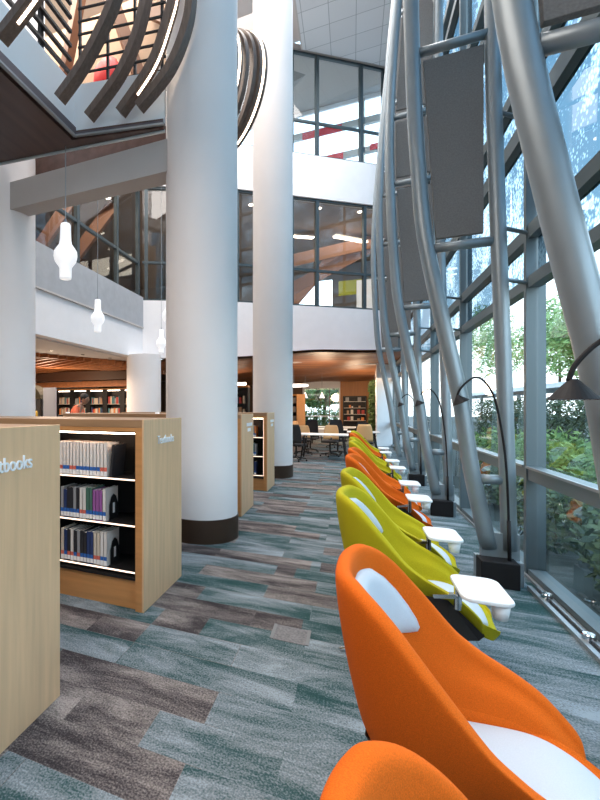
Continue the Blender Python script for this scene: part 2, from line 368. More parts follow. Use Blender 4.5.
# back of the reading room: window + orange timber wall
BW = 24.0
ow = struct(MB().box(-.55, .98, BW, BW+.2, 0, 2.95).build('wall_reading', mat('orange_timber', (.42, .17, .045), .5, noise=.1, scale=2, stretch=(6, 6, .5))))
wn = struct(MB().box(-2.4, -.55, BW, BW+.08, 2.52, 2.95).box(-2.4, -2.32, BW, BW+.08, 0, 2.55).box(-.62, -.55, BW, BW+.08, 0, 2.55).box(-2.4, -.55, BW, BW+.08, 0, .5).box(-2.4, -.55, BW+.02, BW+.06, 1.05, 1.1).build('window_8', white))
MB().box(-1.08, -1.05, BW+.02, BW+.06, .5, 2.52).build('mullion', mat('mullion_red', (.25, .1, .1), .5), wn)
MB().box(-2.32, -.62, BW+.035, BW+.045, .5, 2.52).build('window_glass', glass, wn)
struct(MB().box(-7, -2.4, BW, BW+.2, 0, 3.1).build('wall_reading_left', mat('dark_stack_wall', (.12, .075, .05), .7)))

# far & left glazing ------------------------------------------------------
def glazing(name, pts, z0, z1, mull, trans, parent_struct=True, r=.055, wg=0.15):
    f = MB(); A = off(pts, .12)
    for i in range(len(pts)-1):
        for z in [z0+r*.6]+trans+[z1-r*.6]: f.beam((*A[i], z), (*A[i+1], z), .1, r*1.5)
    for (i, t) in mull:
        p = Vector(A[i])*(1-t)+Vector(A[i+1])*t; d = Vector(A[i+1])-Vector(A[i]); d.normalize()
        f.beam((p.x, p.y, z0), (p.x, p.y, z1), .12, r*2.2, up=(-d.y, d.x, 0) if False else (d.x, d.y, 0))
    o = struct(f.build(name, dframe))
    g = MB(); B = off(pts, wg)
    for i in range(len(pts)-1):
        v = g.verts([(*B[i], z0), (*B[i+1], z0), (*B[i+1], z1), (*B[i], z1)]); g.face(v)
    g.build('window_glass', glass, o); return o
ml = [(0, .04), (0, .5), (1, 0.02), (2, .02), (2, .34), (2, .965), (3, .75)]
glazing('window_9', FW, 5.33, 9.42, ml, [6.71])
glazing('window_10', FW, 11.02, 14.9, [(0, .5), (1, .02), (2, .02), (2, .34), (2, .92), (3, .6)], [12.32])
LWP = [(-6.83, 1.5), (-6.83, 13.7)]
glazing('window_11', LWP, 5.42, 9.42, [(0, (y-1.5)/12.2) for y in (4.9, 7.4, 9.92, 12.1, 13.62)], [6.65])
# upper rooms
struct(MB().box(-16, 1.62, 25.8, 26, 5.25, 6.4).box(-16, 1.62, 25.8, 26, 8.7, 9.45).box(-16, -5.0, 25.8, 26, 6.4, 8.7).box(-1.0, 1.62, 25.8, 26, 6.4, 8.7).build('wall_upper_back', mat('taupe', (.30, .25, .22), .8)))
struct(MB().box(-13.2, -13, -4, 20, 5.25, 9.45).build('wall_upper_left', mat('brown_panel', (.14, .065, .04), .6, noise=.2, scale=1)))
tb = struct(MB().box(-16, 1.62, 20.45, 20.65, 10.9, 11.3).box(-16, 1.62, 20.45, 20.55, 14.75, 14.95).build('window_12', white))
MB().box(-16, 1.62, 20.42, 20.6, 13.7, 13.98).build('rail', mat('rail_grey', (.42, .42, .40), .6), tb)
MB().box(-2.05, -.4, 20.38, 20.42, 13.62, 13.92).build('red_rail_section', redp, tb)
MB().box(-16, 1.62, 20.42, 20.6, 12.45, 12.7).build('rail', mat('rail_grey', (.42, .42, .40), .6), tb)
MB().box(-1.0, -.35, 20.38, 20.42, 12.4, 12.66).build('red_rail_section', redp, tb)
MB().box(.7, 1.3, 20.38, 20.42, 12.5, 12.74).build('red_rail_section', redp, tb)
v = MB().box(.38, .5, 20.42, 20.6, 11.3, 14.8).box(-3.0, -2.88, 20.42, 20.6, 11.3, 14.8).build('mullion', greige, tb)
# ceiling diffuser in the top room
d0 = tag(MB().lathe([(.55, 0), (.35, -.06), (.02, -.16)], (-2.25, 18.2, 14.92), 4).build('ceiling_vent', mat('vent_grey', (.22, .21, .20), .6)), 'square pyramidal grey air vent on the top floor ceiling behind the glass', 'vent')

# deck (upper left) --------------------------------------------------------
blueplaster = mat('fascia_white', (.78, .84, .88), .6)
dk = [(-8, -4), (-3.045, -4), (-3.045, 4.31), (-1.98, 4.54), (-1.98, 4.66), (-2.4, 4.66), (-4.27, 4.40), (-6.2, 4.1), (-6.7, 3.0), (-6.7, -4)]
dk = [(-6.7, -4), (-3.10, -4), (-3.10, 4.33), (-2.0, 4.57), (-2.0, 4.62), (-4.27, 4.35), (-6.7, 4.06)]
deck = struct(MB().prism(dk, 4.75, 4.86).build('ceiling_deck', darkwood))
MB().beam((-3.06, -4, 4.83), (-3.06, 4.33, 4.83), .03, .12).beam((-3.06, 4.33, 4.80), (-2.0, 4.56, 4.80), .03, .05).build('edge_trim', mat('edge_trim_grey', (.12, .11, .13), .4, .4), deck)
MB().beam((-3.045, -4, 4.775), (-3.045, 4.31, 4.775), .035, .02).beam((-3.045, 4.31, 4.775), (-1.98, 4.545, 4.775), .035, .02).build('edge_strip', alu, deck)
MB().beam((-6.7, 4.06, 4.745), (-4.27, 4.35, 4.745), .03, .03).beam((-4.27, 4.35, 4.745), (-2.0, 4.62, 4.745), .03, .03).build('rear_edge_strip', mat('edge_pale', (.5, .58, .62), .3), deck)
MB().beam((-3.12, -4, 5.15), (-3.12, 4.38, 5.15), .08, .55).beam((-3.12, 4.38, 5.125), (-2.0, 4.62, 5.125), .08, .60).build('fascia', blueplaster, deck)
MB().prism([(-6.7, -4), (-3.14, -4), (-3.14, 4.36), (-6.7, 4.2)], 4.86, 4.95).build('deck_floor', greige, deck)
# pale wall and timber things standing on the deck behind the rail
struct(MB().box(-6.7, -6.6, -4, 4.2, 4.95, 9.4).build('wall_deck', white))
# beam between columns
struct(MB().box(-4.6, -1.9, 4.64, 4.92, 4.28, 4.66).build('trim_5', greige))
# beam of the bridge behind column 1/2 (upper gap)
struct(MB().box(-6.8, -1.9, 9.7, 10.0, 9.9, 10.4).build('trim_6', greige))

# columns -------------------------------------------------------------------
def column(i, x, y, R, top, skirt=True):
    o = struct(MB().lathe([(R, .0), (R, top)], (x, y, 0), 64).build('wall_column_%d' % i, colpaint)); sharp(o)
    if skirt:
        k = MB().lathe([(R+.012, 0), (R+.012, .26), (R+.004, .262)], (x, y, 0), 64).build('skirting', bronze, o); sharp(k)
column(1, -1.646, 4.905, .425, 15.2)
column(2, -1.62, 9.8, .43, 15.2)
column(3, -4.71, 4.905, .43, 5.6)
column(4, -6.45, 13.1, .58, 3.28, False)

# right glass wall ---------------------------------------------------------------
GX = 1.47
MY = [-3.0, -.3, 2.27, 4.87, 7.42, 9.97, 12.52, 15.05, 17.6, 19.3]
TZ = [(.86, .98), (2.57, 2.67), (3.01, 3.13), (4.0, 4.16), (4.50, 4.62), (5.85, 5.97), (6.3, 6.42), (7.6, 7.72), (8.05, 8.17), (9.35, 9.47), (11.1, 11.2), (13, 13.1), (14.7, 14.9)]
nwin = 0
for a, b in zip(MY, MY[1:]):
    f = MB()
    f.box(GX-.05, GX+.09, b-.03, b+.03, 0, 15)
    f.box(GX+.0, GX+.06, a+.03, a+.045, 0, 15)
    for z0, z1 in TZ: f.box(GX-.04, GX+.055, a+.045, b-.045, z0, z1)
    f.box(GX-.04, GX+.08, a+.045, b-.045, 0.0, .07)
    nwin += 1
    o = struct(f.build('window_%d' % (nwin if nwin < 8 else nwin+12), frame))
    g = MB(); v = g.verts([(GX+.03, a+.045, .03), (GX+.03, b-.045, .03), (GX+.03, b-.045, 2.6), (GX+.03, a+.045, 2.6)]); g.face(v); g.build('window_glass', glass, o)
    g = MB(); v = g.verts([(GX+.03, a+.045, 2.64), (GX+.03, b-.045, 2.64), (GX+.03, b-.045, 14.9), (GX+.03, a+.045, 14.9)]); g.face(v); g.build('frosted_pane', wetglass, o)
    # bright sill nosing on the chest-height transom
    MB().box(GX-.06, GX-.045, a+.045, b-.045, .965, .985).build('sill_nosing', alu, o)
# sill strip on the floor and the rail with round caps
struct(MB().box(1.405, 1.425, -4, 13.9, 0, .025).box(1.475, 1.50, -4, 13.9, 0, .02).build('trim_7', alu))
rl = thing('floor_rail', 'flat aluminium floor rail with round caps along the foot of the window', 'rail')
MB().box(1.325, 1.355, .6, 4.5, 0, .03).box(1.39, 1.404, .6, 4.5, 0, .03).build('track', alu, rl)
MB().box(1.355, 1.39, .6, 4.5, 0, .012).build('groove', bmetal, rl)
for y in (2.2, 2.9, 3.6, 4.25): MB().lathe([(.036, 0), (.036, .05), (.03, .058)], (1.372, y, .012), 20).build('cap', chrome, rl, smooth=False)

# ================================================================ STEEL TRUSSES
INN = [(0.28, 1.09), (.95, .965), (1.6, .88), (2.3, .745), (3.08, .61), (3.7, .56), (4.3, .528), (5.3, .50), (6.0, .515), (6.7, .55), (7.5, .61), (8.6, .69), (9.6, .78), (11, .91), (13, 1.1), (14.9, 1.28)]
OUT = [(0.28, 1.235), (1.57, 1.205), (3.3, 1.15), (5.05, 1.115), (8, 1.12), (11, 1.17), (14.9, 1.32)]
def smooth_tab(tab, n=4):
    r = []
    for i in range(len(tab)-1):
        p0 = tab[max(i-1, 0)]; p1 = tab[i]; p2 = tab[i+1]; p3 = tab[min(i+2, len(tab)-1)]
        for k in range(n):
            t = k/n
            r.append(tuple(.5*((2*p1[j])+(-p0[j]+p2[j])*t+(2*p0[j]-5*p1[j]+4*p2[j]-p3[j])*t*t+(-p0[j]+3*p1[j]-3*p2[j]+p3[j])*t**3) for j in (0, 1)))
    r.append(tab[-1]); return r
FY = [2.2, 4.6, 7.15, 9.7, 12.25]
RZ = [.877, 2.955, 4.775, 5.75, 7.55, 9.3, 11.1, 12.9]
PZ = [(3.035, 4.68), (4.86, 5.66), (5.84, 7.46), (7.65, 9.2), (9.4, 11.0)]
tl = ['nearest the camera', 'second nearest the camera', 'third from the camera', 'fourth from the camera', 'farthest from the camera']
for i, y in enumerate(FY):
    t = thing('steel_truss', 'grey curved tubular truss by the glass, '+tl[i], 'truss', (0, y, 0), 0, 'curved steel trusses')
    MB().tube([(x, 0, z) for z, x in smooth_tab(INN)], .063, 20).build('inner_chord', steel, t, smooth=True)
    MB().tube([(x, 0, z) for z, x in smooth_tab(OUT)], .058, 20).build('outer_chord', steel, t, smooth=True)
    for z in RZ: MB().tube([(interp(INN, z)+.05, 0, z), (interp(OUT, z)-.04, 0, z)], .042, 16).build('rung', steel, t, smooth=True)
    MB().prism([(1.03, -.03), (1.30, -.03), (1.30, .03), (1.03, .03)], .2, .42).build('base_plate', steel, t)
    MB().box(1.0, 1.31, -.09, .09, 0, .2).build('base_shoe', steel, t)
    for z in (2.62, 3.07, 4.08, 4.56): MB().tube([(interp(OUT, z), 0, z), (GX-.05, .25, z)], .018, 8).build('bracket', steel, t)
    zl = ['nearest truss', 'second truss', 'third truss', 'fourth truss', 'farthest truss']
    lv = ['lowest', 'second lowest', 'middle', 'second highest', 'highest']
    for k, (z0, z1) in enumerate(PZ):
        if i == 0 and k > 1: continue
        if i == 1 and k > 0: continue
        x0a, x0b = interp(INN, z0)+.078, interp(INN, z1)+.078
        xa, xb = min(interp(OUT, z0), interp(OUT, z1))-.072, 0
        mb = MB(); mb.ribbon([(xa, z0), (xa, z1)], [(x0a, z0), (x0b, z1)], y-.02, y+.02)
        p = mb.build('acoustic_panel', panelf, bevel=.004)
        tag(p, '%s grey felt panel hung in the %s' % (lv[k], zl[i]), 'panel', 'felt panels in the trusses')

# ================================================================ ARC LAMPS
def arc_lamp(x, y, label, dx=0, tilt=0, ss=1):
    t = thing('arc_floor_lamp', label, 'lamp', (x, y, 0), 0, 'black arc lamps by the window')
    MB().box(-.13, .135, -.09, .09, 0, .215).build('base', black, t, bevel=.008)
    P = [(.085, 0, .2), (.075, 0, .7), (.055, 0, 1.1), (.01, 0, 1.45), (-.03, 0, 1.62), (-.09, 0, 1.73), (-.15, 0, 1.765), (-.21, 0, 1.73), (-.265, 0, 1.66), (-.285, 0, 1.60)]
    P = [(x, 0, z) for z, x in smooth_tab([(p[2], p[0]) for p in P], 5)]
    MB().tube(P, .009, 8).build('pole', black, t, smooth=True)
    MB().tube([(.085, 0, .2), (.08, 0, .55)], .014, 10).build('pole_sleeve', black, t, smooth=True)
    sh = MB().lathe([(.014, .07), (.025, .058), (.088, -.018), (.084, -.02), (.022, .05), (.013, .058)], (0, 0, 0), 28)
    o = sh.build('shade', black, t); o.location = (-.29+.03*(1-ss)/.22, 0, 1.525+.035*(1-ss)/.22); o.scale = (ss, ss, ss); o.rotation_euler = (0, tilt, 0)
    MB().lathe([(.02, .055), (.085, -.019), (.083, -.019), (.018, .05)], (0, 0, 0), 24).build('lining', wplastic, o)
    return t
arc_lamp(1.02, 2.08, 'black arc lamp nearest the camera, conical shade beside the big leaning tube', ss=.86)
arc_lamp(1.125, 4.5, 'black arc lamp with its black box base at the foot of the second truss', tilt=-.45, ss=.78)
arc_lamp(1.135, 7.1, 'black arc lamp at the foot of the third truss', tilt=-.45, ss=.78)
arc_lamp(1.135, 9.65, 'black arc lamp at the foot of the fourth truss', tilt=-.45, ss=.78)

# ================================================================ BOOKCASES
def lettering(txt, size, parent, y0, z0, x, width):
    cu = bpy.data.curves.new('lettering', 'FONT'); cu.body = txt; cu.size = size; cu.extrude = .004
    to = bpy.data.objects.new('tmp', cu); C.objects.link(to); bpy.context.view_layer.update()
    me = bpy.data.meshes.new_from_object(to.evaluated_get(bpy.context.evaluated_depsgraph_get())); bpy.data.objects.remove(to)
    xs = [v.co.x for v in me.vertices]; s = width/(max(xs)-min(xs)); mn = min(xs)
    for v in me.vertices:
        a, b, c = v.co; v.co = (x+.005+c, y0+(a-mn)*s, z0+b)
    me.materials.append(textm); o = bpy.data.objects.new('lettering', me); C.objects.link(o); o.parent = parent; o.location = (0, 0, 0); return o
def bookcase(label, y, xl, text=None, full=True):
    D = .765
    t = thing('bookcase', label, 'bookcase', (-1.39, y, 0), 0, 'low double-sided oak bookcases')
    L = xl+1.39
    MB().box(-.014, 0, 0, D, 0, 1.414).build('end_panel', oak, t, bevel=.002)
    MB().box(L, -.0145, .0, D, 1.355, 1.412).build('top', topoak, t, bevel=.002)
    MB().box(L, -.068, .03, .05, 0, .215).box(L, -.0145, D-.05, D-.03, 0, .215).build('toe_board', honeylit, t)
    MB().box(L, -.068, .0, .03, 1.325, 1.354).box(-.068, -.0145, .0, .03, .0, 1.354).box(L, -.0145, D-.03, D, 1.325, 1.354).build('face_frame', honeylit, t)
    MB().box(L, -.052, D/2-.01, D/2+.01, .22, 1.35).build('back_panel', bmetal, t)
    MB().box(L, -.052, .015, D-.015, .216, .235).build('plinth', bmetal, t)
    MB().box(-.088, -.070, .031, D-.035, .236, 1.324).build('side_panel', bmetal, t)
    k = -.088-.95
    while k > L: MB().box(k-.01, k+.01, .035, D-.035, .236, 1.324).build('side_panel', bmetal, t); k -= .95
    for z in (.262, .609, .954):
        s_ = MB().box(L, -.089, .035, D/2-.012, z, z+.012).build('shelf', bmetal, t)
        MB().box(L, -.089, .029, .034, z+.001, z+.011).build('light_strip', shelfled, s_)
        MB().box(L, -.089, D/2+.012, D-.035, z, z+.012).build('shelf', bmetal, t)
    MB().box(L, -.089, .03, .045, 1.303, 1.313).build('light_strip', mat('case_led', (1, .85, .7), .5, emit=(1, .74, .55), es=11), t)
    MB().box(-.079, -.074, .026, .031, .262, 1.3).build('glowing_frame_edge', shelfled, t)  # metal frame edge, its brightness put in as glow
    if text == 'big': lettering('Textbooks', .092, t, (.215 if y < 2 else .236), 1.219, 0, .328)
    elif text == 'small':
        for row, (n, z) in enumerate(((7, 1.262), (4, 1.185))):
            mb = MB(); mb.box(0, .001, .30+row*.06, .34+row*.06+(n-1)*.055, z-.008, z+.002)
            for q in range(n): mb.box(0, .004, .30+row*.06+q*.055, .34+row*.06+q*.055, z-.03, z+.02)
            mb.build('lettering', textm, t)
    return t
bookcase('nearest oak bookcase at the left edge of the photo, white lettering cut by the frame', 1.07, -4.2, 'big')
bookcase('second oak bookcase with lettering, shelves of books lit by light strips', 2.82, -4.2, 'big')
bookcase('third oak bookcase, behind the near white column', 5.88, -4.4, 'small')
bookcase('fourth oak bookcase, in front of the second white column', 7.86, -4.4, 'small')
tag(MB().box(-.025, .025, -.025, .025, 0, .02).build('shelf_top_glint', glow), 'small glowing glint on the top of the third bookcase near its left end', 'light').location = (-4.35, 5.95, 1.413)  # spot reflection on the oak top, made as a glowing block
tag(MB().box(-.025, .025, -.025, .025, 0, .02).build('shelf_top_glint', glow), 'small glowing glint on the third bookcase top beside the near white column', 'light').location = (-2.7, 5.95, 1.413)  # the other spot reflection, also a glowing block

bcols = {'white': (.72, .68, .64), 'black': (.03, .03, .035), 'navy': (.03, .05, .14), 'grey': (.30, .30, .31), 'green': (.07, .16, .12), 'purple': (.30, .10, .30), 'cream': (.6, .52, .42), 'red': (.45, .05, .04), 'orange': (.7, .22, .05), 'tan': (.42, .26, .16), 'teal': (.05, .2, .24)}
def book(x, y, z, wd, ht, dp, col, label, group, band=None, parts=True, name='book'):
    m = mat('cover_'+col, bcols[col], .5)
    if not parts:
        return tag(MB().box(-wd/2, wd/2, 0, dp, 0, ht).build(name, m, loc=(x, y, z)), label, 'book', group)
    mb = MB(); t = .002
    mb.box(-wd/2, -wd/2+t, 0, dp, 0, ht).box(wd/2-t, wd/2, 0, dp, 0, ht).box(-wd/2, wd/2, 0, t, 0, ht)
    o = mb.build(name, m, loc=(x, y, z)); tag(o, label, 'book', group)
    MB().box(-wd/2+t, wd/2-t, t, dp-.004, .003, ht-.004).build('pages', paper, o)
    if band:
        MB().box(-wd/2+.001, wd/2-.001, -.001, 0, .042, .072).build('colour_label', band, o)
        MB().box(-wd/2+.001, wd/2-.001, -.001, 0, .008, .042).build('number_label', labelw, o)
    return o
rows = [
 (.966, 'top', ['white']*15, [.262]*15, .0305, [0, 1, 0, 0, 1, 1, 0, 0, 0, 0, 0, 0, 0, 1, 1]),
 (.621, 'middle', ['grey', 'navy', 'black', 'black', 'grey', 'black', 'white', 'white', 'green', 'green', 'purple', 'purple', 'purple', 'white'], [.24, .22, .24, .24, .245, .24, .245, .245, .25, .25, .235, .235, .235, .25], .029, [0, 0, 0, 0, 0, 0, 1, 1, 0, 0, 0, 0, 0, 0]),
 (.274, 'bottom', ['cream', 'navy', 'black', 'white', 'black', 'grey', 'black', 'black', 'navy', 'navy', 'cream', 'cream', 'white', 'white'], [.25, .24, .25, .25, .245, .245, .25, .24, .25, .25, .25, .25, .26, .26], .0295, [1, 0, 1, 1, 0, 1, 0, 0, 0, 0, 1, 1, 0, 0])]
ends = [-1.745, -1.755, -1.745]
place = ['first', 'second', 'third', 'fourth', 'fifth', 'sixth', 'seventh', 'eighth', 'ninth', 'tenth', 'eleventh', 'twelfth', 'thirteenth', 'fourteenth', 'fifteenth', 'sixteenth', 'seventeenth', 'eighteenth', 'nineteenth']
for (z, nm, cols, hs, wd, bd), xe in zip(rows, ends):
    n = len(cols)
    for i, (c, h) in enumerate(zip(cols, hs)):
        x = xe-(n-1-i)*(wd+.0015)
        lb = '%s book, %s spine label, %s from right, %s shelf of the second bookcase' % (c, 'red' if bd[i] else 'blue', place[n-1-i], nm)
        if n-1-i == 0: lb = '%s book with a %s spine label, at the right end of the %s shelf row' % (c, 'red' if bd[i] else 'blue', nm)
        book(x, 2.868, z, wd, h, .19, c, lb, 'books on the %s shelf of the second bookcase' % nm, labelr if bd[i] else labelb)
    if nm == 'top':
        b = book(0, 0, 0, .02, .25, .19, 'black', 'dark book leaning against the white books on the top shelf', 'books on the top shelf of the second bookcase'); b.location = (xe+.045, 2.872, z+.002); b.rotation_euler = (0, .10, 0)
    else:
        t = thing('bookend', 'black metal bookend with white card slot closing the %s shelf row' % nm, 'bookend', (xe+.028, 2.90, z))
        pr = [(-.0, 0), (.13, 0), (.13, .12), (.10, .18), (.065, .2), (.03, .18), (0, .12)]
        mb = MB(); a = mb.verts([(-.002, p[0], p[1]) for p in pr]); b_ = mb.verts([(.002, p[0], p[1]) for p in pr]); mb.face(a); mb.face(b_)
        for q in range(len(pr)): mb.face([a[q], a[(q+1) % 7], b_[(q+1) % 7], b_[q]])
        mb.build('plate', bmetal, t); MB().box(.002, .05, .0, .1, 0.0, .003).build('foot', bmetal, t)
        MB().box(.002, .003, .05, .08, .05, .13).build('card', labelw, t)
# few books on third and fourth bookcases
for (yy, nm) in ((5.88, 'third'), (7.86, 'fourth')):
    for q, (c, zz) in enumerate((('orange', .966), ('grey', .966), ('grey', .621), ('teal', .621), ('navy', .274))):
        book(-1.62-.036*(q % 2)-(.0 if nm == 'third' else .0), yy+.05, zz, .03, .2+.01*q, .18, c, '%s book number-labelled on the %s shelf of the %s bookcase' % (c, {.966: 'top', .621: 'middle', .274: 'bottom'}[zz], nm), 'books on the %s bookcase' % nm, labelb)

# ================================================================ LOUNGE CHAIRS
RIM = [(0, .975), (.04, .99), (.10, .965), (.16, .915), (.24, .82), (.38, .655), (.48, .585), (.56, .545), (.64, .50), (.70, .44), (.75, .38)]
UC, WD = .37, .36
def path(t):           # t in -1..1, back in the middle
    a = abs(t); sg = 1 if t > 0 else -1
    if a < .55: ph = a/.55*math.pi/2; return (UC-UC*max(0, math.cos(ph))**.72, sg*WD*math.sin(ph)**.72)
    q = (a-.55)/.45; return (UC+q*(.74-UC), sg*(WD-.055*q**2.5))
def sect(t):           # closed section from outer bottom over the rim to inner bottom
    u, v = path(t); h = interp(RIM, u)-.045*min(1, abs(v)/WD)**2*max(0, 1-u/.3); b = min(.475, h-.075)
    def P(s, z):
        nw = 1-.06*min(1, max(0, (z-.52)/.48))
        return ((.42+(u-.42)*s) if u < .42 else u, v*s*nw, z)
    H = h-b
    ins = lambda f: 1-.20*(1-f)**1.6
    o = [P(ins(f), b+H*f) for f in (0, .12, .3, .5, .7, .86, .95)]
    tk = .05+.0*abs(t)
    s2 = 1-tk/.36
    top = [P(1-.006/.36, h-.008), P(1-.02/.36, h), P(1-.035/.36, h-.003), P(s2, h-.016)]
    inn = [P(s2*(1-.16*(1-f)**1.5), b-.01+(H-.02)*f) for f in (.85, .65, .45, .25, .08)]+[P(s2*.80, min(.33, b-.06)), P(s2*.70, min(.32, b-.07))]
    return o+top+inn
def inner(t, f):
    u, v = path(t); h = interp(RIM, u)-.045*min(1, abs(v)/WD)**2*max(0, 1-u/.3); H = h-min(.475, h-.075); s2 = 1-.05/.36; s = s2*(1-.16*(1-f)**1.5)
    z = h-H-.01+(H-.02)*f
    return Vector(((.42+(u-.42)*s) if u < .42 else u, v*s*(1-.06*min(1, max(0, (z-.52)/.48))), z))
ROT = math.radians(-4); PV = .36
def make_chair(m, label, x, y, group):
    t = thing('lounge_chair', label, 'chair', (x, y, 0), ROT, group)
    mb = MB(); N = 56
    secs = [sect(-1+2*i/N) for i in range(N+1)]
    g = mb.grid(secs)
    for i in range(N): mb.face([g[i][0], g[i+1][0], g[i+1][-1], g[i][-1]])
    mb.face(g[0]); mb.face(g[-1][::-1])
    # seat pan running into the waterfall lip
    prof = [(.12, .34), (.30, .34), (.46, .345), (.56, .36), (.63, .365), (.70, .345), (.77, .31), (.825, .275), (.845, .26)]
    wid = [.20, .26, .265, .26, .25, .235, .215, .17, .11]
    top = []; bot = []
    for (u, z), wv in zip(prof, wid):
        r = [(u, wv*math.sin(math.pi/2*k/8), z+.045*(abs(k)/8)**3) for k in range(-8, 9)]; top.append(r)
        bot.append([(u-.03, q[1]*.95, z-(.045 if u < .6 else .028)) for q in r])
    gt = mb.grid(top); gb = mb.grid(bot)
    for k in range(len(gt)-1):
        mb.face([gt[k][0], gt[k+1][0], gb[k+1][0], gb[k][0]]); mb.face([gt[k][-1], gt[k+1][-1], gb[k+1][-1], gb[k][-1]])
    for j in range(16): mb.face([gt[-1][j], gt[-1][j+1], gb[-1][j+1], gb[-1][j]]); mb.face([gt[0][j], gt[0][j+1], gb[0][j+1], gb[0][j]])
    sh = mb.build('shell', m, t, smooth=True); sh.modifiers.new('s', 'SUBSURF').levels = 1; sh.modifiers['s'].render_levels = 1
    # seat pad
    mb = MB(); rws = []
    pp = [(.15, .355), (.30, .37), (.46, .38), (.56, .395), (.63, .395), (.70, .375), (.76, .34), (.795, .31)]; ww = [.16, .235, .25, .245, .235, .205, .165, .09]
    for (u, z), wv in zip(pp, ww): rws.append([(u, wv*k/7, z+.012*(1-(k/7)**4)) for k in range(-7, 8)])
    low = [[(u-.01, v_, z-.035) for u, v_, z in r] for r in rws]
    a = mb.grid(rws); b = mb.grid(low)
    for k in range(len(a)-1):
        mb.face([a[k][0], a[k+1][0], b[k+1][0], b[k][0]]); mb.face([a[k][-1], a[k+1][-1], b[k+1][-1], b[k][-1]])
    for j in range(14): mb.face([a[0][j], a[0][j+1], b[0][j+1], b[0][j]]); mb.face([a[-1][j], a[-1][j+1], b[-1][j+1], b[-1][j]])
    c = mb.build('seat_cushion', wfabric, t, smooth=True); c.modifiers.new('s', 'SUBSURF').levels = 1
    # oval head pad following the inner back
    mb = MB(); K, R = 28, 7; ring = []
    cen = None
    def hp(rr, an, lift):
        tt = .46*rr*math.cos(an); ff = .60+.31*rr*math.sin(an)
        p = inner(tt, ff); n_ = Vector((.42, 0, p.z))-p; n_.normalize(); return p+n_*lift
    for r_ in range(1, R+1):
        q = r_/R; ring.append(mb.verts([hp(q, 2*math.pi*k/K,   .012+.034*math.sqrt(max(0, 1-q**4))) for k in range(K)]))
    cv = mb.bm.verts.new(hp(0, 0, .046))
    for k in range(K): mb.face([cv, ring[0][k], ring[0][(k+1) % K]])
    for a_, b_ in zip(ring, ring[1:]):
        for k in range(K): mb.face([a_[k], b_[k], b_[(k+1) % K], a_[(k+1) % K]])
    bk = mb.verts([hp(1, 2*math.pi*k/K, -.006) for k in range(K)])
    for k in range(K): mb.face([ring[-1][k], bk[k], bk[(k+1) % K], ring[-1][(k+1) % K]])
    mb.build('head_cushion', wfabric, t, smooth=True)
    # black underside housing
    mb = MB()
    up = [(.10, -.17), (.24, -.276), (.58, -.312), (.75, -.235), (.75, .235), (.58, .312), (.24, .276), (.10, .17)]; lo = [(.22, -.13), (.30, -.21), (.60, -.27), (.73, -.20), (.73, .20), (.60, .27), (.30, .21), (.22, .13)]; zt = [.485, .485, .485, .30, .30, .485, .485, .485]
    a = mb.verts([(p[0], p[1], z) for p, z in zip(up, zt)]); b = mb.verts([(p[0], p[1], .255) for p in lo])
    mb.face(b[::-1])
    for k in range(8): mb.face([a[k], a[(k+1) % 8], b[(k+1) % 8], b[k]])
    mb.build('underside', mat('underside_brown', (.022, .017, .015), .6), t)
    MB().lathe([(.03, .06), (.03, .33)], (.40, 0, 0), 20).build('pedestal', chrome, t, smooth=False)
    base = MB().lathe([(.05, .035), (.045, .07), (.032, .09)], (.40, 0, 0), 20).build('base_hub', chrome, t)
    for k in range(4):
        an = math.radians(25+90*k)
        e = Vector((math.cos(an), math.sin(an), 0))
        MB().tube([Vector((.40, 0, .055))+e*.03, Vector((.40, 0, .035))+e*.2, Vector((.40, 0, .014))+e*.40], [.02, .016, .012], 8).build('leg', chrome, t, smooth=True)
    # tablet on a swivel arm, on the right hand side, turned back square to the room
    cr, sr = math.cos(-ROT), math.sin(-ROT)
    def L(x, y): return (PV+x*cr-y*sr, x*sr+y*cr)      # room-aligned offset from the pivot -> local
    px, py = L(.235, -.36)
    MB().beam((.52, -.31, .50), (px, py, .53), .05, .02).tube([(px, py, .46), (px, py, .62)], .018, 12).beam((px, py, .612), (*L(.40, -.40), .612), .03, .022).build('tablet_arm', chrome, t)
    mb = MB(); pr = []
    x0_, x1_, y0_, y1_ = .19, .39, -.70, -.38
    for cx, cy, a0 in ((x1_-.05, y0_+.05, -90), (x1_-.05, y1_-.05, 0), (x0_+.05, y1_-.05, 90), (x0_+.05, y0_+.05, 180)):
        for q in range(7): an = math.radians(a0+15*q); pr.append(L(cx+.05*math.cos(an), cy+.05*math.sin(an)))
    mb.prism(pr, .628, .648); tb_ = mb.build('tablet', wplastic, t, bevel=.006)
    MB().lathe([(.028, .56), (.037, .628), (.034, .628), (.026, .565)], (*L(.34, -.65), 0), 24).build('cup_holder', wplastic, t, smooth=True)
    return t
G = 'lounge chairs in a row by the window'
ys = [(-.055, .53, orange, 'orange lounge chair nearest the camera, only the top of its back in the frame', 'orange'),
      (-.052, 1.63, orange, 'large orange lounge chair with white head cushion and seat, foremost whole one', 'orange'),
      (-.095, 3.02, lime, 'lime green lounge chair with white tablet, right behind the large orange chair', 'lime'),
      (-.09, 4.00, lime, 'lime green lounge chair second in the row of greens, behind the nearest green one', 'lime'),
      (-.07, 5.30, orange, 'orange lounge chair directly behind the two nearest lime ones', 'orange'),
      (-.05, 6.20, orange, 'orange lounge chair second in the middle orange pair', 'orange'),
      (-.05, 7.60, lime, 'lime lounge chair just beyond the middle orange pair', 'lime'),
      (-.05, 8.50, lime, 'lime lounge chair second beyond the middle orange pair', 'lime'),
      (-.05, 9.95, orange, 'small far orange lounge chair between green ones', 'orange'),
      (-.03, 10.9, lime, 'farthest lime lounge chair at the end of the row', 'lime')]
src = {}
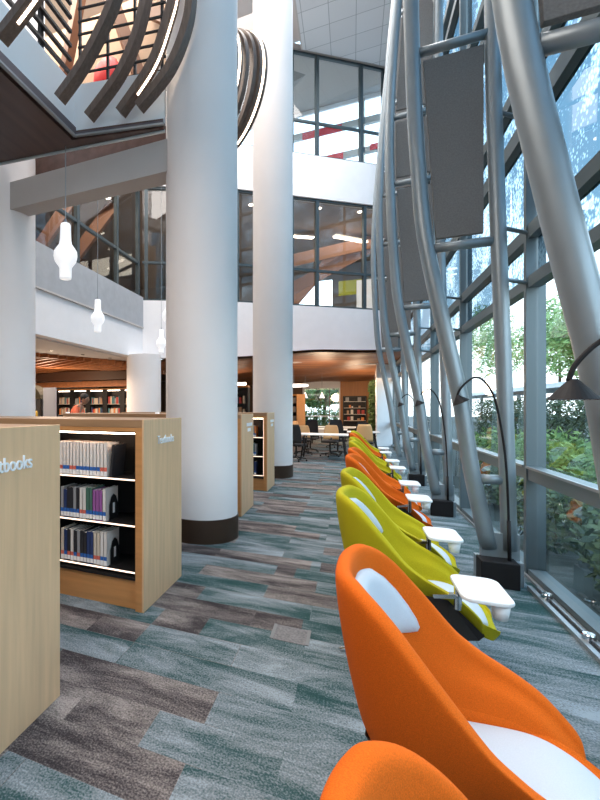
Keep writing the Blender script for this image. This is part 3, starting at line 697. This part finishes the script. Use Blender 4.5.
for x, y, m, lb, k in ys:
    px, py = x+PV-PV*math.cos(ROT), y-PV*math.sin(ROT)
    if k in src: dup(src[k], (px, py, 0), ROT, lb, G)
    else: src[k] = make_chair(m, lb, px, py, G)

# floor access lid
t = thing('floor_box', 'carpeted floor outlet lid with grey metal rim in the aisle', 'floor box', (-.37, 2.95, 0))
rg = mat('rim_grey', (.17, .18, .19), .6)
MB().box(-.12, -.10, -.1, .1, 0, .006).build('rim', rg, t); MB().box(.10, .12, -.1, .1, 0, .006).build('rim', rg, t)
MB().box(-.10, .10, -.1, .1, 0, .003).build('lid', mat('lid_carpet', (.17, .17, .18), .95, noise=.3, scale=60), t)

# ================================================================ RIBS ON THE DECK
def rib(y, ctrl, label, lit, wd=.13, dp=.085, px=0, rz=0, sx=0):
    ctrl = [(a+sx, b) for a, b in ctrl]
    t = thing('curved_rib', label, 'rib', (px, y, 0), rz, 'curved wooden ribs around the deck')
    n = len(ctrl); sm = smooth_tab([(z, x) for x, z in ctrl], 6)
    pts = [(x, z) for z, x in sm]
    nr = []
    for i in range(len(pts)):
        a = Vector(pts[max(i-1, 0)]); b = Vector(pts[min(i+1, len(pts)-1)]); d = (b-a).normalized(); nr.append(Vector((d.y, -d.x)))
    outer = pts; inn = [tuple(Vector(p)-q*dp) for p, q in zip(pts, nr)]
    MB().ribbon(outer, inn, -wd/2, wd/2).build('timber', ribwood, t)
    if lit:
        a = [tuple(Vector(p)+q*.004) for p, q in zip(pts, nr)]; b = [tuple(Vector(p)-q*.002) for p, q in zip(pts, nr)]
        k = 3
        MB().ribbon(a[k:-k], b[k:-k], -.014, .014).build('light_strip', led, t)
    return t
rib(3.02, [(-2.93, 4.86), (-2.53, 5.12), (-2.15, 5.45), (-1.85, 5.9), (-1.7, 6.4), (-1.68, 7.0)], 'wooden rib with light strip cut by the top left corner', True)
rib(3.87, [(-2.96, 4.86), (-2.67, 5.11), (-2.42, 5.42), (-2.24, 5.72), (-2.10, 6.1), (-2.02, 6.6), (-2.02, 7.1)], 'brown curved wooden rib, second from the left, without light', False, sx=.05)
rib(4.25, [(-2.78, 4.86), (-2.37, 5.22), (-2.14, 5.60), (-2.02, 6.0), (-1.96, 6.5), (-2.0, 7.1)], 'brown curved wooden rib, third from the left, without light', False)
rib(4.33, [(-2.47, 4.86), (-2.07, 5.27), (-1.872, 5.70), (-1.787, 6.01), (-1.76, 6.5), (-1.82, 7.1)], 'curved wooden rib with a long white light strip, fourth from the left', True, sx=.07)
rib(4.36, [(-2.26, 4.87), (-1.88, 5.19), (-1.67, 5.60), (-1.61, 6.0), (-1.62, 6.5), (-1.7, 7.1)], 'dark curved rib beside the near column, fifth from the left', False, sx=.08)
def shape2(xm, zm, a, b):
    return [(xm-a*(1-math.cos(math.radians(p))), zm+b*math.sin(math.radians(p))) for p in range(-86, 87, 12)]
RR = math.radians(-38)
rib(6.25, shape2(.75, 6.10, .75, .80), 'curved rib with light strip bulging past the near column, outermost', True, px=-1.66, rz=RR)
rib(6.15, shape2(.70, 6.10, .72, .81), 'curved dark rib inside the outermost lit one, right of the near column', False, wd=.06, px=-1.72, rz=RR)
rib(6.05, shape2(.70, 6.08, .72, .79), 'curved dark rib close to the near column right side', False, wd=.06, px=-1.80, rz=RR)
rib(5.95, shape2(.70, 6.07, .70, .78), 'curved rib with light strip right of the near column, innermost', True, wd=.10, px=-1.88, rz=RR)
# railings on the deck
rt = thing('deck_railing', 'dark metal railing with horizontal bars on the left edge of the upper deck', 'railing', (-3.1, 0, 5.42))
for k in range(6): MB().box(-.02, .02, -2, 4.3, .09+.17*k, .125+.17*k).build('bar', ribdark, rt)
for y in (-1, .6, 2.2, 3.8): MB().box(-.06, -.02, y-.03, y+.03, 0, 1.1).build('post', ribdark, rt)
r2 = thing('deck_railing', 'dark metal railing with thin bars across the back of the upper deck', 'railing', (-3.1, 4.45, 5.42))
for k in range(7): MB().beam((0, 0, .06+.16*k), (1.1, .2, .06+.16*k), .02, .022).build('bar', ribdark, r2)
for x in (.02, .38, .72, 1.05): MB().box(x-.015, x+.015, .0+x*.18, .03+x*.18, 0, 1.15).build('post', ribdark, r2)
pc = tag(MB().lathe([(.16, 0), (.28, .2), (.26, .5), (.14, .68)], (-3.78, 6.35, 6.72), 24).build('red_lounge_seat', redp, smooth=True), 'round red seat behind the railing of the upper deck', 'seat')
struct(MB().box(-6.7, -2.05, 5.4, 5.55, 4.72, 5.5).build('trim_8', darkwood))
# back of the deck: tan wall panels and timber struts
dkp = struct(MB().box(-5.6, -2.1, 6.9, 7.0, 6.72, 10.4).build('wall_deck_back', mat('deck_tan', (.45, .32, .22), .7)))
struct(MB().box(-5.6, -2.3, 6.0, 6.9, 6.6, 6.72).build('floor_deck_back', greige))
for k, (a, b) in enumerate((((-5.2, 6.7, 6.9), (-4.2, 6.3, 9.3)), ((-3.3, 6.75, 7.0), (-4.0, 6.4, 9.2)), ((-3.2, 6.75, 8.4), (-2.4, 6.5, 7.6)))):
    tag(MB().beam(a, b, .16, .2).build('timber_strut', mat('strut_brown', (.16, .07, .035), .5)), '%s slanted brown timber strut behind the upper deck railing' % ['left', 'middle', 'right'][k], 'strut', 'timber struts behind the deck')

# ================================================================ PENDANTS
def pendant(x, y, zc, top, label, first=[None]):
    t = thing('pendant_lamp', label, 'lamp', (x, y, zc), 0, 'white glass pendant lamps')
    pr = [(.0, -.335), (.075, -.335), (.078, -.32), (.08, -.2), (.10, -.17), (.14, -.12), (.155, -.06), (.15, 0), (.12, .045), (.085, .09), (.075, .15), (.066, .33), (.06, .345), (.0, .347)]
    MB().lathe([(max(r*.94, .001), z) for r, z in pr], (0, 0, 0), 32).build('glass_shade', glow, t, smooth=True)
    MB().tube([(0, 0, .34), (0, 0, top-zc)], .006, 6).build('cable', alu, t)
    MB().lathe([(.02, .345), (.015, .40)], (0, 0, 0), 12).build('cap', alu, t)
    return t
pendant(-3.25, 4.40, 3.44, 4.75, 'largest white glass pendant lamp hanging before the concrete beam, upper left')
pendant(-4.9, 7.75, 3.44, 15.2, 'smaller white glass pendant lamp lower and right of the large one')
pendant(-3.49, 8.28, 3.48, 15.2, 'white pendant lamp mostly hidden by the near column, upper of the two')
pendant(-5.12, 11.56, 3.46, 15.2, 'small white pendant lamp beside the near column, lower of the two')

# ================================================================ STACKS (left far)
BY = 16.0
for k in range(6):
    x = -12.45+k*.86
    t = thing('tall_bookcase', 'black tall bookcase with lit shelves, %s in the far left row' % ['first', 'second', 'third', 'fourth', 'fifth', 'sixth'][k], 'bookcase', (x, BY, 0), 0, 'tall bookcases in the far left row')
    MB().box(0, .22, 0, .4, 0, 2.3).box(.22, .86, .36, .4, 0, 2.3).build('frame', bmetal, t)
    MB().box(0, .86, 0, .4, 2.3, 2.36).build('top', honeylit, t)
    for z in (.25, .7, 1.18, 1.66): 
        s_ = MB().box(.22, .86, .02, .36, z, z+.02).build('shelf', shelfmetal, t)
    MB().box(.22, .86, .05, .09, 2.24, 2.27).build('light_strip', led, t)
    for r_, z in enumerate((1.2, 1.68)):
        xx = .26; q = 0
        while xx < .80:
            wd = random.choice([.045, .055, .07, .08]); c = random.choice(['cream', 'tan', 'orange', 'red', 'white', 'grey', 'navy', 'teal', 'cream'])
            book(x+xx+wd/2, BY+.04, z, wd-.004, random.uniform(.24, .33), .2, c, '%s book, %s from left, %s shelf of the %s far left bookcase' % (c, place[q], ['lower', 'upper'][r_], ['first', 'second', 'third', 'fourth', 'fifth', 'sixth'][k]), 'books in the far left stacks', parts=False)
            xx += wd; q += 1
# bookcase seen between the two columns
t = thing('tall_bookcase', 'black tall bookcase seen between the two big white columns', 'bookcase', (-5.6, 17.5, 0))
MB().box(0, 1.7, .36, .4, 0, 2.35).box(.0, .06, 0, .36, 0, 2.35).box(.82, .92, 0, .36, 0, 2.35).box(1.66, 1.72, 0, .36, 0, 2.35).build('frame', bmetal, t)
for z in (.7, 1.18, 1.66, 2.3): MB().box(.06, 1.66, .02, .36, z, z+.03).build('shelf', bmetal, t)
MB().box(0, 1.72, 0, .4, 2.35, 2.42).build('top', honeylit, t)
MB().box(.95, 1.6, .05, .2, 2.45, 2.55).build('light_strip', led, t)
for r_, z in enumerate((1.21, 1.69)):
    for q in range(9):
        c = random.choice(['cream', 'tan', 'red', 'white', 'grey', 'black'])
        xx = .15+q*.17 if q < 4 else .3+q*.155
        book(-5.6+xx, 17.54, z, .08, random.uniform(.24, .33), .2, c, '%s book, %s from the left on the %s shelf between the columns' % (c, place[q], ['lower', 'upper'][r_]), 'books between the columns', parts=False)
# grey sign stand and yellow booth
t = thing('sign_stand', 'tall light grey freestanding panel left of the far bookcases', 'stand', (-7.02, 8.85, 0), .2)
MB().box(-.17, .17, -.03, .03, .0, 2.02).build('panel', mat('stand_grey', (.42, .40, .39), .6), t)
MB().box(-.2, .2, -.12, .12, 0, .02).build('foot', alu, t)
t = thing('yellow_booth', 'yellow upholstered booth seat behind the far left column', 'seat', (-8.35, 9.1, 0), .2)
MB().box(-.5, .6, 0, .12, 0, 1.42).build('backrest', yellow, t, bevel=.04); MB().box(-.5, .6, -.5, 0, 0, .45).build('seat', yellow, t, bevel=.03)
t = thing('dark_canopy', 'dark arched canopy above the yellow booth', 'canopy', (-8.45, 9.6, 0))
mb = MB(); mb.ribbon([(-.6*math.cos(math.radians(a)), 1.75+.42*math.sin(math.radians(a))) for a in range(0, 181, 15)], [(-.55*math.cos(math.radians(a)), 1.75+.01*math.sin(math.radians(a))) for a in range(0, 181, 15)], -.1, .3)
mb.build('hood', mat('canopy_brown', (.04, .03, .01), .7), t)
MB().box(-.6, -.55, -.05, .25, 0, 1.75).build('post', bmetal, t); MB().box(.55, .6, -.05, .25, 0, 1.75).build('post', bmetal, t)

# person in the orange shirt
pt = thing('person', 'person with short dark hair in an orange shirt looking down beside the far bookcases', 'person', (-6.62, 9.35, 0), math.radians(12)); pt.scale = (1.08, 1.08, 1.08)
def skinmesh(name, m, pts, edges, parent, lv=2):
    me = bpy.data.meshes.new(name); me.from_pydata([p[:3] for p in pts], edges, []); me.materials.append(m)
    o = bpy.data.objects.new(name, me); C.objects.link(o); o.parent = parent
    sm = o.modifiers.new('skin', 'SKIN'); sm.use_smooth_shade = True
    lay = me.skin_vertices[0] if me.skin_vertices else None
    if lay is None:
        bm = bmesh.new(); bm.from_mesh(me); bm.verts.layers.skin.verify(); bm.to_mesh(me); bm.free(); lay = me.skin_vertices[0]
    for i, p in enumerate(pts):
        r = p[3]; lay.data[i].radius = (r, r) if not isinstance(r, tuple) else r
    lay.data[0].use_root = True
    o.modifiers.new('sub', 'SUBSURF').levels = lv; o.modifiers['sub'].render_levels = lv; return o
P = [(0, 0, .92, .13), (0, 0, 1.08, .125), (.05, 0, 1.24, .14), (.12, 0, 1.38, .12), (.17, 0, 1.46, .055), (.21, 0, 1.52, .052),
     (.10, .19, 1.38, .055), (.16, .24, 1.12, .045), (.36, .16, 1.10, .035), (.44, .14, 1.10, .028),
     (.10, -.19, 1.38, .055), (.16, -.24, 1.12, .045), (.36, -.16, 1.10, .035), (.44, -.14, 1.10, .028),
     (0, .09, .82, .09), (.01, .10, .47, .065), (-.01, .10, .08, .045), (.11, .10, .04, .04),
     (0, -.09, .82, .09), (.01, -.10, .47, .065), (-.01, -.10, .08, .045), (.11, -.10, .04, .04)]
E_ = [(0, 1), (1, 2), (2, 3), (3, 4), (4, 5), (3, 6), (6, 7), (7, 8), (8, 9), (3, 10), (10, 11), (11, 12), (12, 13), (0, 14), (14, 15), (15, 16), (16, 17), (0, 18), (18, 19), (19, 20), (20, 21)]
skinmesh('body', skin, P, E_, pt)
PS = [(0, 0, .95, .145), (0, 0, 1.08, .145), (.05, 0, 1.24, .158), (.11, 0, 1.37, .13), (.15, 0, 1.43, .075), (.09, .19, 1.385, .075), (.14, .235, 1.2, .065), (.09, -.19, 1.385, .075), (.14, -.235, 1.2, .065)]
skinmesh('shirt', shirt, PS, [(0, 1), (1, 2), (2, 3), (3, 4), (3, 5), (5, 6), (3, 7), (7, 8)], pt)
PT = [(0, 0, .93, .14), (0, .09, .82, .10), (.01, .10, .47, .078), (-.01, .10, .1, .065), (0, -.09, .82, .10), (.01, -.10, .47, .078), (-.01, -.10, .1, .065)]
skinmesh('trousers', mat('denim', (.03, .04, .08), .8), PT, [(0, 1), (1, 2), (2, 3), (0, 4), (4, 5), (5, 6)], pt)
mb = MB(); bmesh.ops.create_uvsphere(mb.bm, u_segments=24, v_segments=16, radius=1)
for v in mb.bm.verts: v.co = Vector((v.co.x*.095, v.co.y*.075, v.co.z*.12)) + Vector((.27, 0, 1.60))
for k, (dx, dy, dz) in enumerate(((.37, 0, 1.585),)):
    bmesh.ops.create_cone(mb.bm, segments=8, radius1=.018, radius2=.006, depth=.05, cap_ends=True, matrix=Matrix.Translation((dx, dy, dz)) @ Matrix.Rotation(.5, 4, 'Y'))
for s_ in (-1, 1): bmesh.ops.create_uvsphere(mb.bm, u_segments=8, v_segments=6, radius=.022, matrix=Matrix.Translation((.25, .077*s_, 1.60)))
mb.build('head', skin, pt, smooth=True)
mb = MB()
for s_ in (-1, 1): bmesh.ops.create_uvsphere(mb.bm, u_segments=8, v_segments=6, radius=.011, matrix=Matrix.Translation((.358, .03*s_, 1.61)))
mb.build('eyes', hair, pt)
mb = MB(); bmesh.ops.create_uvsphere(mb.bm, u_segments=24, v_segments=16, radius=1)
for v in mb.bm.verts: v.co = Vector((v.co.x*.105, v.co.y*.087, v.co.z*.10)) + Vector((.25, 0, 1.65))
mb.build('hair', hair, pt, smooth=True)

# ================================================================ READING ROOM
def table(x, y, L, W_, label):
    t = thing('work_table', label, 'table', (x, y, 0), 0, 'long white work tables')
    MB().box(0, L, 0, W_, .715, .74).build('tabletop', tabletop, t, bevel=.004)
    for a, s_ in ((.16, 1), (L-.16, -1)):
        for b in (.08, W_-.08): MB().beam((a, b, .715), (a-.1*s_, b, 0), .05, .04).build('leg', bmetal, t)
        MB().box(a-.03, a+.03, .08, W_-.08, .68, .715).build('leg_bar', bmetal, t)
    return t
table(-1.42, 13.0, 1.33, .95, 'long white table nearest in the far room, beyond the second column')
table(-1.6, 16.3, 1.45, .9, 'white table behind the nearest one in the far room')
table(-.15, 14.9, .95, .8, 'white table at the right end of the far room, beside the white wall')
table(-1.6, 18.4, 1.9, .9, 'white table in front of the far window')
def taskchair(x, y, rz, mback, label, h=1.0, kind='office chair'):
    t = thing('office_chair', label, 'chair', (x, y, 0), rz, 'swivel chairs in the far room')
    n = 12; hh = h-.52
    mb = MB(); rws = []; rws2 = []
    for j in range(9):
        f = j/8; z = .52+hh*f; wv = .225*(1-.25*f**3)*(1 if f < .9 else .93); cx = -.20-.06*f
        rws.append([(cx-.0+.05*(k/6)**2, wv*k/6, z) for k in range(-6, 7)]); rws2.append([(p[0]-.028, p[1], p[2]) for p in rws[-1]])
    a = mb.grid(rws); b = mb.grid(rws2)
    for j in range(8): mb.face([a[j][0], a[j+1][0], b[j+1][0], b[j][0]]); mb.face([a[j][-1], a[j+1][-1], b[j+1][-1], b[j][-1]])
    for k in range(12): mb.face([a[0][k], a[0][k+1], b[0][k+1], b[0][k]]); mb.face([a[-1][k], a[-1][k+1], b[-1][k+1], b[-1][k]])
    mb.build('backrest', mback, t, smooth=True)
    MB().box(-.22, .24, -.235, .235, .43, .49).build('seat', blackf, t, bevel=.03)
    MB().tube([(0, 0, .08), (0, 0, .43)], .025, 10).build('post', bmetal, t)
    MB().beam((-.12, 0, .42), (-.25, 0, .62), .05, .02).build('back_support', bmetal, t)
    for k in range(5):
        an = 2*math.pi*k/5; l_ = MB().tube([(0, 0, .11), (.28*math.cos(an), .28*math.sin(an), .07)], [.025, .015], 8).build('leg', bmetal, t)
        MB().lathe([(.02, 0), (.028, .02), (.02, .05)], (.28*math.cos(an), .28*math.sin(an), 0), 10).build('caster', bmetal, l_)
    for s_ in (-1, 1):
        MB().tube([(-.05, .25*s_, .45), (-.05, .28*s_, .66), (.14, .28*s_, .67)], .015, 8).build('armrest', bmetal, t)
    return t
taskchair(-1.45, 12.75, 1.3, blackf, 'black swivel chair at the left end of the nearest far table', 1.04)
taskchair(-1.45, 14.6, -1.45, tan, 'orange-backed chair left, beyond the nearest far table', .93)
taskchair(-1.30, 15.5, -1.7, blackf, 'black high-backed chair behind the left orange-backed one', 1.1)
taskchair(-.62, 14.3, -1.7, tan, 'tan-backed chair at the back side of the nearest far table', .96)
taskchair(-.42, 15.0, -1.3, blackf, 'large black chair just right of the tan-backed chair', 1.12)
taskchair(.33, 16.4, -1.6, blackf, 'black chair behind the right far table', 1.0)
taskchair(.36, 14.25, 1.45, tan, 'tan-backed chair at the right far table with its back to the aisle', 1.02)
taskchair(-.62, 17.7, -1.5, tan, 'small orange-backed chair near the far window, right one', .95)
taskchair(-1.85, 17.6, -.4, tan, 'small orange-backed chair near the far window, left one', .98)
# end bookcase on the orange wall with objects
t = thing('wall_bookcase', 'black wall bookcase on the orange timber wall at the far end', 'bookcase', (-.42, BW-.36, 0))
MB().box(0, .04, 0, .35, 0, 2.1).box(1.04, 1.08, 0, .35, 0, 2.1).box(.52, .56, .02, .33, .2, 2.1).box(.04, 1.04, .32, .35, 0, 2.1).box(.04, 1.04, 0, .32, 2.06, 2.1).build('frame', bmetal, t)
for z in (.45, .85, 1.17, 1.49, 1.81): MB().box(.04, 1.04, 0, .32, z, z+.025).build('shelf', shelfmetal, t)
dsp = [('grey', .12, 1.835, .16, .2), ('grey', .68, 1.835, .16, .2), ('orange', .28, 1.515, .09, .14), ('white', .40, 1.515, .07, .08), ('tan', .72, 1.515, .09, .1), ('tan', .18, 1.195, .1, .18), ('white', .36, 1.195, .12, .22), ('red', .66, 1.195, .13, .22), ('red', .86, 1.195, .13, .2), ('red', .20, .875, .12, .18), ('white', .36, .875, .12, .2), ('tan', .66, .875, .12, .1), ('orange', .84, .875, .13, .16)]
pn = {1.835: 'top', 1.515: 'second', 1.195: 'third', .875: 'fourth'}
cnt = {}
for c, x, z, wd, ht in dsp:
    cnt[z] = cnt.get(z, 0)+1
    tag(MB().box(-wd/2, wd/2, 0, .16, 0, ht).build('display_box', mat('cover_'+c, bcols[c], .5), loc=(-.42+x+wd/2, BW-.33, z), bevel=.004), '%s box, %s from the left on the %s shelf of the far end bookcase' % (c, place[cnt[z]-1], pn[z]), 'box', 'boxes on the far end bookcase')
t = thing('wall_bookcase', 'brown-topped black bookcase left of the far window, beside the second column', 'bookcase', (-2.75, 19.5, 0), -.9)
MB().box(0, .04, 0, .35, 0, 2.0).box(.46, .5, 0, .35, 0, 2.0).box(1.0, 1.04, 0, .35, 0, 2.0).box(.04, 1.0, .32, .35, 0, 2.0).build('frame', bmetal, t)
MB().box(-.02, 1.08, -.02, .37, 2.0, 2.08).build('top', honeylit, t); MB().box(1.045, 1.09, -.02, .37, 0, 2.0).build('end_panel', honeylit, t)
for z in (.5, .9, 1.3, 1.68): MB().box(.04, 1.0, 0, .32, z, z+.025).build('shelf', bmetal, t)
for r_, z in enumerate((.525, .925, 1.325, 1.705)):
    for q, xx in enumerate((.12, .22, .34, .62, .74, .86)):
        b = book(0, 0, 0, .09, .24, .18, ['tan', 'grey', 'cream', 'tan', 'cream', 'grey'][q], '%s book, %s from the left on the %s shelf left of the far window' % (['tan', 'grey', 'cream', 'tan', 'cream', 'grey'][q], place[q], ['lowest', 'second', 'third', 'top'][r_]), 'books left of the far window', parts=False)
        ca, sa = math.cos(-.9), math.sin(-.9); b.location = (-2.75+xx*ca-.05*sa, 19.5+xx*sa+.05*ca, z); b.rotation_euler = (0, 0, -.9)
# ring lamp on the ceiling
t = thing('ring_lamp', 'round white ring lamp on the wooden ceiling right of the second column', 'lamp', (-2.15, 17.6, 2.38))
mb = MB(); mb.tube([(.5*math.cos(a*math.pi/16), .5*math.sin(a*math.pi/16), 0) for a in range(33)], .12, 8, cap=False)
o = mb.build('ring', mat('ring_glow', (1, 1, 1), .5, emit=(1, .92, .85), es=.7), t, smooth=True); o.scale = (1, 1, .45)
MB().tube([(0, .5, .03), (0, .5, .85)], .01, 6).build('hanger', alu, t)
# desk and window lamps near the far window
for k, (x, y) in enumerate(((-1.95, 20.6), (-1.25, 20.9))):
    t = thing('white_pendant', 'white conical pendant lamp before the far window, %s one' % ['left', 'right'][k], 'lamp', (x, y, 2.05), 0, 'white cone pendants')
    MB().lathe([(.13, -.1), (.05, .08), (.03, .16)], (0, 0, 0), 20).build('shade', glow, t, smooth=True); MB().tube([(0, 0, .15), (0, 0, .98)], .008, 6).build('cable', alu, t)

# ================================================================ leaf builder
def leaves(name, m, blobs, n, size, parent=None, seed=1):
    rnd = random.Random(seed); vs = []; fs = []
    for (cx, cy, cz, rx, ry, rz) in blobs:
        for _ in range(n):
            while True:
                a, b, c = rnd.uniform(-1, 1), rnd.uniform(-1, 1), rnd.uniform(-1, 1)
                q = a*a+b*b+c*c
                if .25 < q < 1: break
            p = Vector((cx+a*rx, cy+b*ry, max(.02, cz+c*rz)))
            d = Vector((rnd.uniform(-1, 1), rnd.uniform(-1, 1), rnd.uniform(-1, 1))).normalized(); e = d.orthogonal().normalized()
            s_ = size*rnd.uniform(.6, 1.3); i = len(vs)
            vs += [p-d*s_, p+e*s_*.45, p+d*s_, p-e*s_*.45]; fs.append((i, i+1, i+2, i+3))
    me = bpy.data.meshes.new(name); me.from_pydata([tuple(v) for v in vs], [], fs); me.materials.append(m)
    o = bpy.data.objects.new(name, me); C.objects.link(o)
    if parent: o.parent = parent
    return o
# green wall beside the end bookcase
gw = tag(leaves('green_wall', leaf_p, [(.82, 21.2, z, .16, .8, .35) for z in (.4, .9, 1.4, 1.9, 2.4)], 450, .07, seed=5), 'living wall of dark green plants at the right of the far room', 'plants')

# ================================================================ OUTSIDE
og = struct(MB().box(1.5, 60, -12, 90, -.12, -.02).box(-30, 1.5, 26.1, 60, -.12, -.02).build('ground_outside', paving))
for k, (y0, y1) in enumerate(((-2, 3.2), (3.2, 8.4), (8.4, 14), (14, 22))):
    bl = [(5.0+random.uniform(-.1, .1), y0+(y1-y0)*(i+.5)/6, z, .55, (y1-y0)/14, .45) for i in range(6) for z in (.35, .9, 1.45)]
    tag(leaves('hedge', leaf_h, bl, 420, .06, seed=20+k), '%s stretch of the dark clipped hedge outside the glass wall' % ['nearest', 'second', 'third', 'farthest'][k], 'hedge', 'hedge outside the glass')
for k, (x, y, r, h) in enumerate(((3.0, 5.2, .75, .5), (3.4, 7.4, .8, .6), (2.9, 3.3, .6, .45), (3.2, 9.4, .8, .6), (3.1, 12.3, .8, .55), (3.0, 1.6, .7, .45))):
    t = thing('bush', 'light green leafy bush outside the window, %s from the camera' % ['third', 'fourth', 'second', 'fifth', 'sixth', 'first'][k], 'bush', (x, y, 0), 0, 'bushes outside the glass')
    leaves('foliage', leaf_b, [(0, 0, h, r, r, h), (.2, .4, h*.9, r*.7, r*.7, h*.8), (-.1, -.4, h*.8, r*.7, r*.6, h*.8)], 900, .055, t, seed=40+k)
    MB().tube([(0, 0, -.02), (0.02, 0, h)], .02, 6).build('stem', bark, t)
for k, (x, y) in enumerate(((1.98, 2.6), (1.98, 4.2), (1.98, 5.9), (1.98, 8.3))):
    t = thing('shrub', 'dark low shrub close against the lower window panes, %s from the camera' % ['first', 'second', 'third', 'fourth'][k], 'shrub', (x, y, 0), 0, 'dark shrubs outside the glass')
    leaves('foliage', leaf_h, [(0, 0, .38, .36, .70, .38)], 1300, .05, t, seed=140+k)
    MB().tube([(0, 0, -.02), (0.02, 0, .4)], .02, 6).build('stem', bark, t)
tag(MB().box(9.5, 13, -6, 60, 2.55, 2.8).build('canopy_roof', white), 'long flat white canopy roof beyond the hedge', 'canopy')
for y in (0, 6, 12, 18, 24, 30, 40, 50): 
    tag(MB().box(11.2, 11.4, y-.1, y+.1, -.02, 2.55).build('canopy_post', white), 'slim white post under the long canopy roof outside', 'post', 'posts of the outdoor canopy')
def tree(x, y, h, r, label, mm, n=700, seed=1):
    t = thing('tree', label, 'tree', (x, y, 0), 0, 'trees outside')
    MB().tube([(0, 0, -.02), (.1, .05, h*.4), (.05, .1, h*.75)], [.16, .12, .06], 8).build('trunk', bark, t, smooth=True)
    rn = random.Random(seed)
    leaves('crown', mm, [(rn.uniform(-.5, .5)*r, rn.uniform(-.5, .5)*r, h*.72+rn.uniform(-.3, .3)*h*.5, r*.65, r*.65, h*.22) for _ in range(7)], n, .2, t, seed=seed)
ordn = ['first', 'second', 'third', 'fourth', 'fifth', 'sixth', 'seventh', 'eighth']
for k, (x, y, h, r) in enumerate(((16, 3, 7.0, 2.9), (17, 9.5, 7.6, 2.9), (16.5, 16, 7.0, 2.9), (18, 23, 7.8, 2.9), (17, 31, 7.4, 2.9), (15.5, 40, 8.5, 3), (17, 50, 11, 3.2), (16, 62, 13, 3.6))):
    tree(x, y, h, r, 'leafy tree beyond the white canopy roof, %s along the glass wall' % ordn[k], leaf_t, 600, 60+k)
for k, (x, y, h, r) in enumerate(((-4.2, 28.6, 3.4, 1.7), (-1.9, 33.4, 3.9, 2.0), (.9, 29.2, 3.2, 1.5))):
    tree(x, y, h, r, 'sunlit tree seen through the window at the end of the far room, %s' % ['left', 'middle', 'right'][k], leaf_b, 500, 80+k)

tag(leaves('hedge', leaf_b, [(-3.4+.55*i, 27.6, .75, .42, .5, .75) for i in range(9)], 420, .09, seed=99), 'low sunlit hedge outside the window at the end of the far room', 'hedge')
# ================================================================ UPPER ROOM FITTINGS
def linear(a, b, label, w_=.16):
    t = thing('linear_lamp', label, 'lamp', a, 0, 'linear lamps upstairs'); d = tuple(q-p for p, q in zip(a, b))
    MB().beam((0, 0, .06), (d[0], d[1], d[2]+.06), w_+.06, .06).build('housing', mat('lamp_housing', (.5, .45, .4), .5), t)
    MB().beam((0, 0, 0), d, w_, .05).build('diffuser', ledw, t)
linear((-3.1, 19.6, 9.2), (-1.6, 20.6, 9.2), 'glowing linear lamp behind the upper glass, right beside the second column')
linear((-.7, 20.3, 9.0), (.6, 21.6, 9.0), 'glowing linear lamp behind the upper right pane')
linear((-8.0, 9.6, 9.05), (-8.0, 13.4, 9.05), 'long glowing linear lamp behind the slanting glazing at left')
linear((-8.0, 6.6, 9.05), (-8.0, 8.4, 9.05), 'short glowing linear lamp behind the glazing near the left column')
dl = [(-1.2, 18.2), (.3, 19.2), (-2.9, 18.6), (-4.6, 18.4), (-7.9, 9.2), (-8.2, 11.4), (-7.9, 12.9), (-3.6, 16.8)]
for k, (x, y) in enumerate(dl):
    tag(MB().lathe([(.09, -.02), (.09, 0)], (x, y, 9.45), 16).build('downlight', ledw), 'small round downlight in the upper floor ceiling, %s counted from the right' % ordn[k], 'light', 'downlights upstairs')
for k, (x, y) in enumerate(((-8.2, 10.4), (-7.9, 11.6), (-7.6, 12.8), (-8.6, 9.0))):
    tag(MB().lathe([(.06, -.015), (.06, 0)], (x, y, 3.22), 12).build('downlight', mat('downlight_trim', (.15, .14, .13), .4)), 'recessed downlight in the pale ground floor soffit at left, %s' % ordn[k], 'light', 'downlights in the soffit')
# slanted timber fins upstairs
bw = mat('fin_brown', (.22, .10, .055), .6)
fins = [((-3.6, 19.5, 7.8), (.9, 22, 9.12)), ((-2.6, 20.7, 7.0), (1.2, 22.3, 9.2)), ((-3.4, 23.5, 6.4), (-.6, 22.8, 9.24))]
for k, (a, b) in enumerate(fins): tag(MB().beam(a, b, .1, .55).build('timber_fin', bw), 'slanting brown timber fin behind the upper glazing, %s' % ['upper', 'middle', 'lower'][k], 'fin', 'timber fins upstairs')
for k in range(5):
    y = 6.5+k*1.9
    tag(MB().beam((-12.6, y+1.0, 6.0), (-8.2, y, 9.17), .14, .6).build('timber_fin', bw), 'slanting brown timber fin behind the left glazing, %s from the left' % ordn[k], 'fin', 'timber fins behind the left glazing')
tag(MB().box(.2, 1.0, 22.6, 22.7, 5.25, 7.6).build('door_leaf', white), 'white door panel behind the lower right upper pane', 'door')
tag(MB().box(-.6, .5, 22.8, 22.9, 7.0, 7.7).build('lime_board', mat('lime_board', (.35, .36, .03), .7)), 'lime green board behind the upper right pane', 'board')
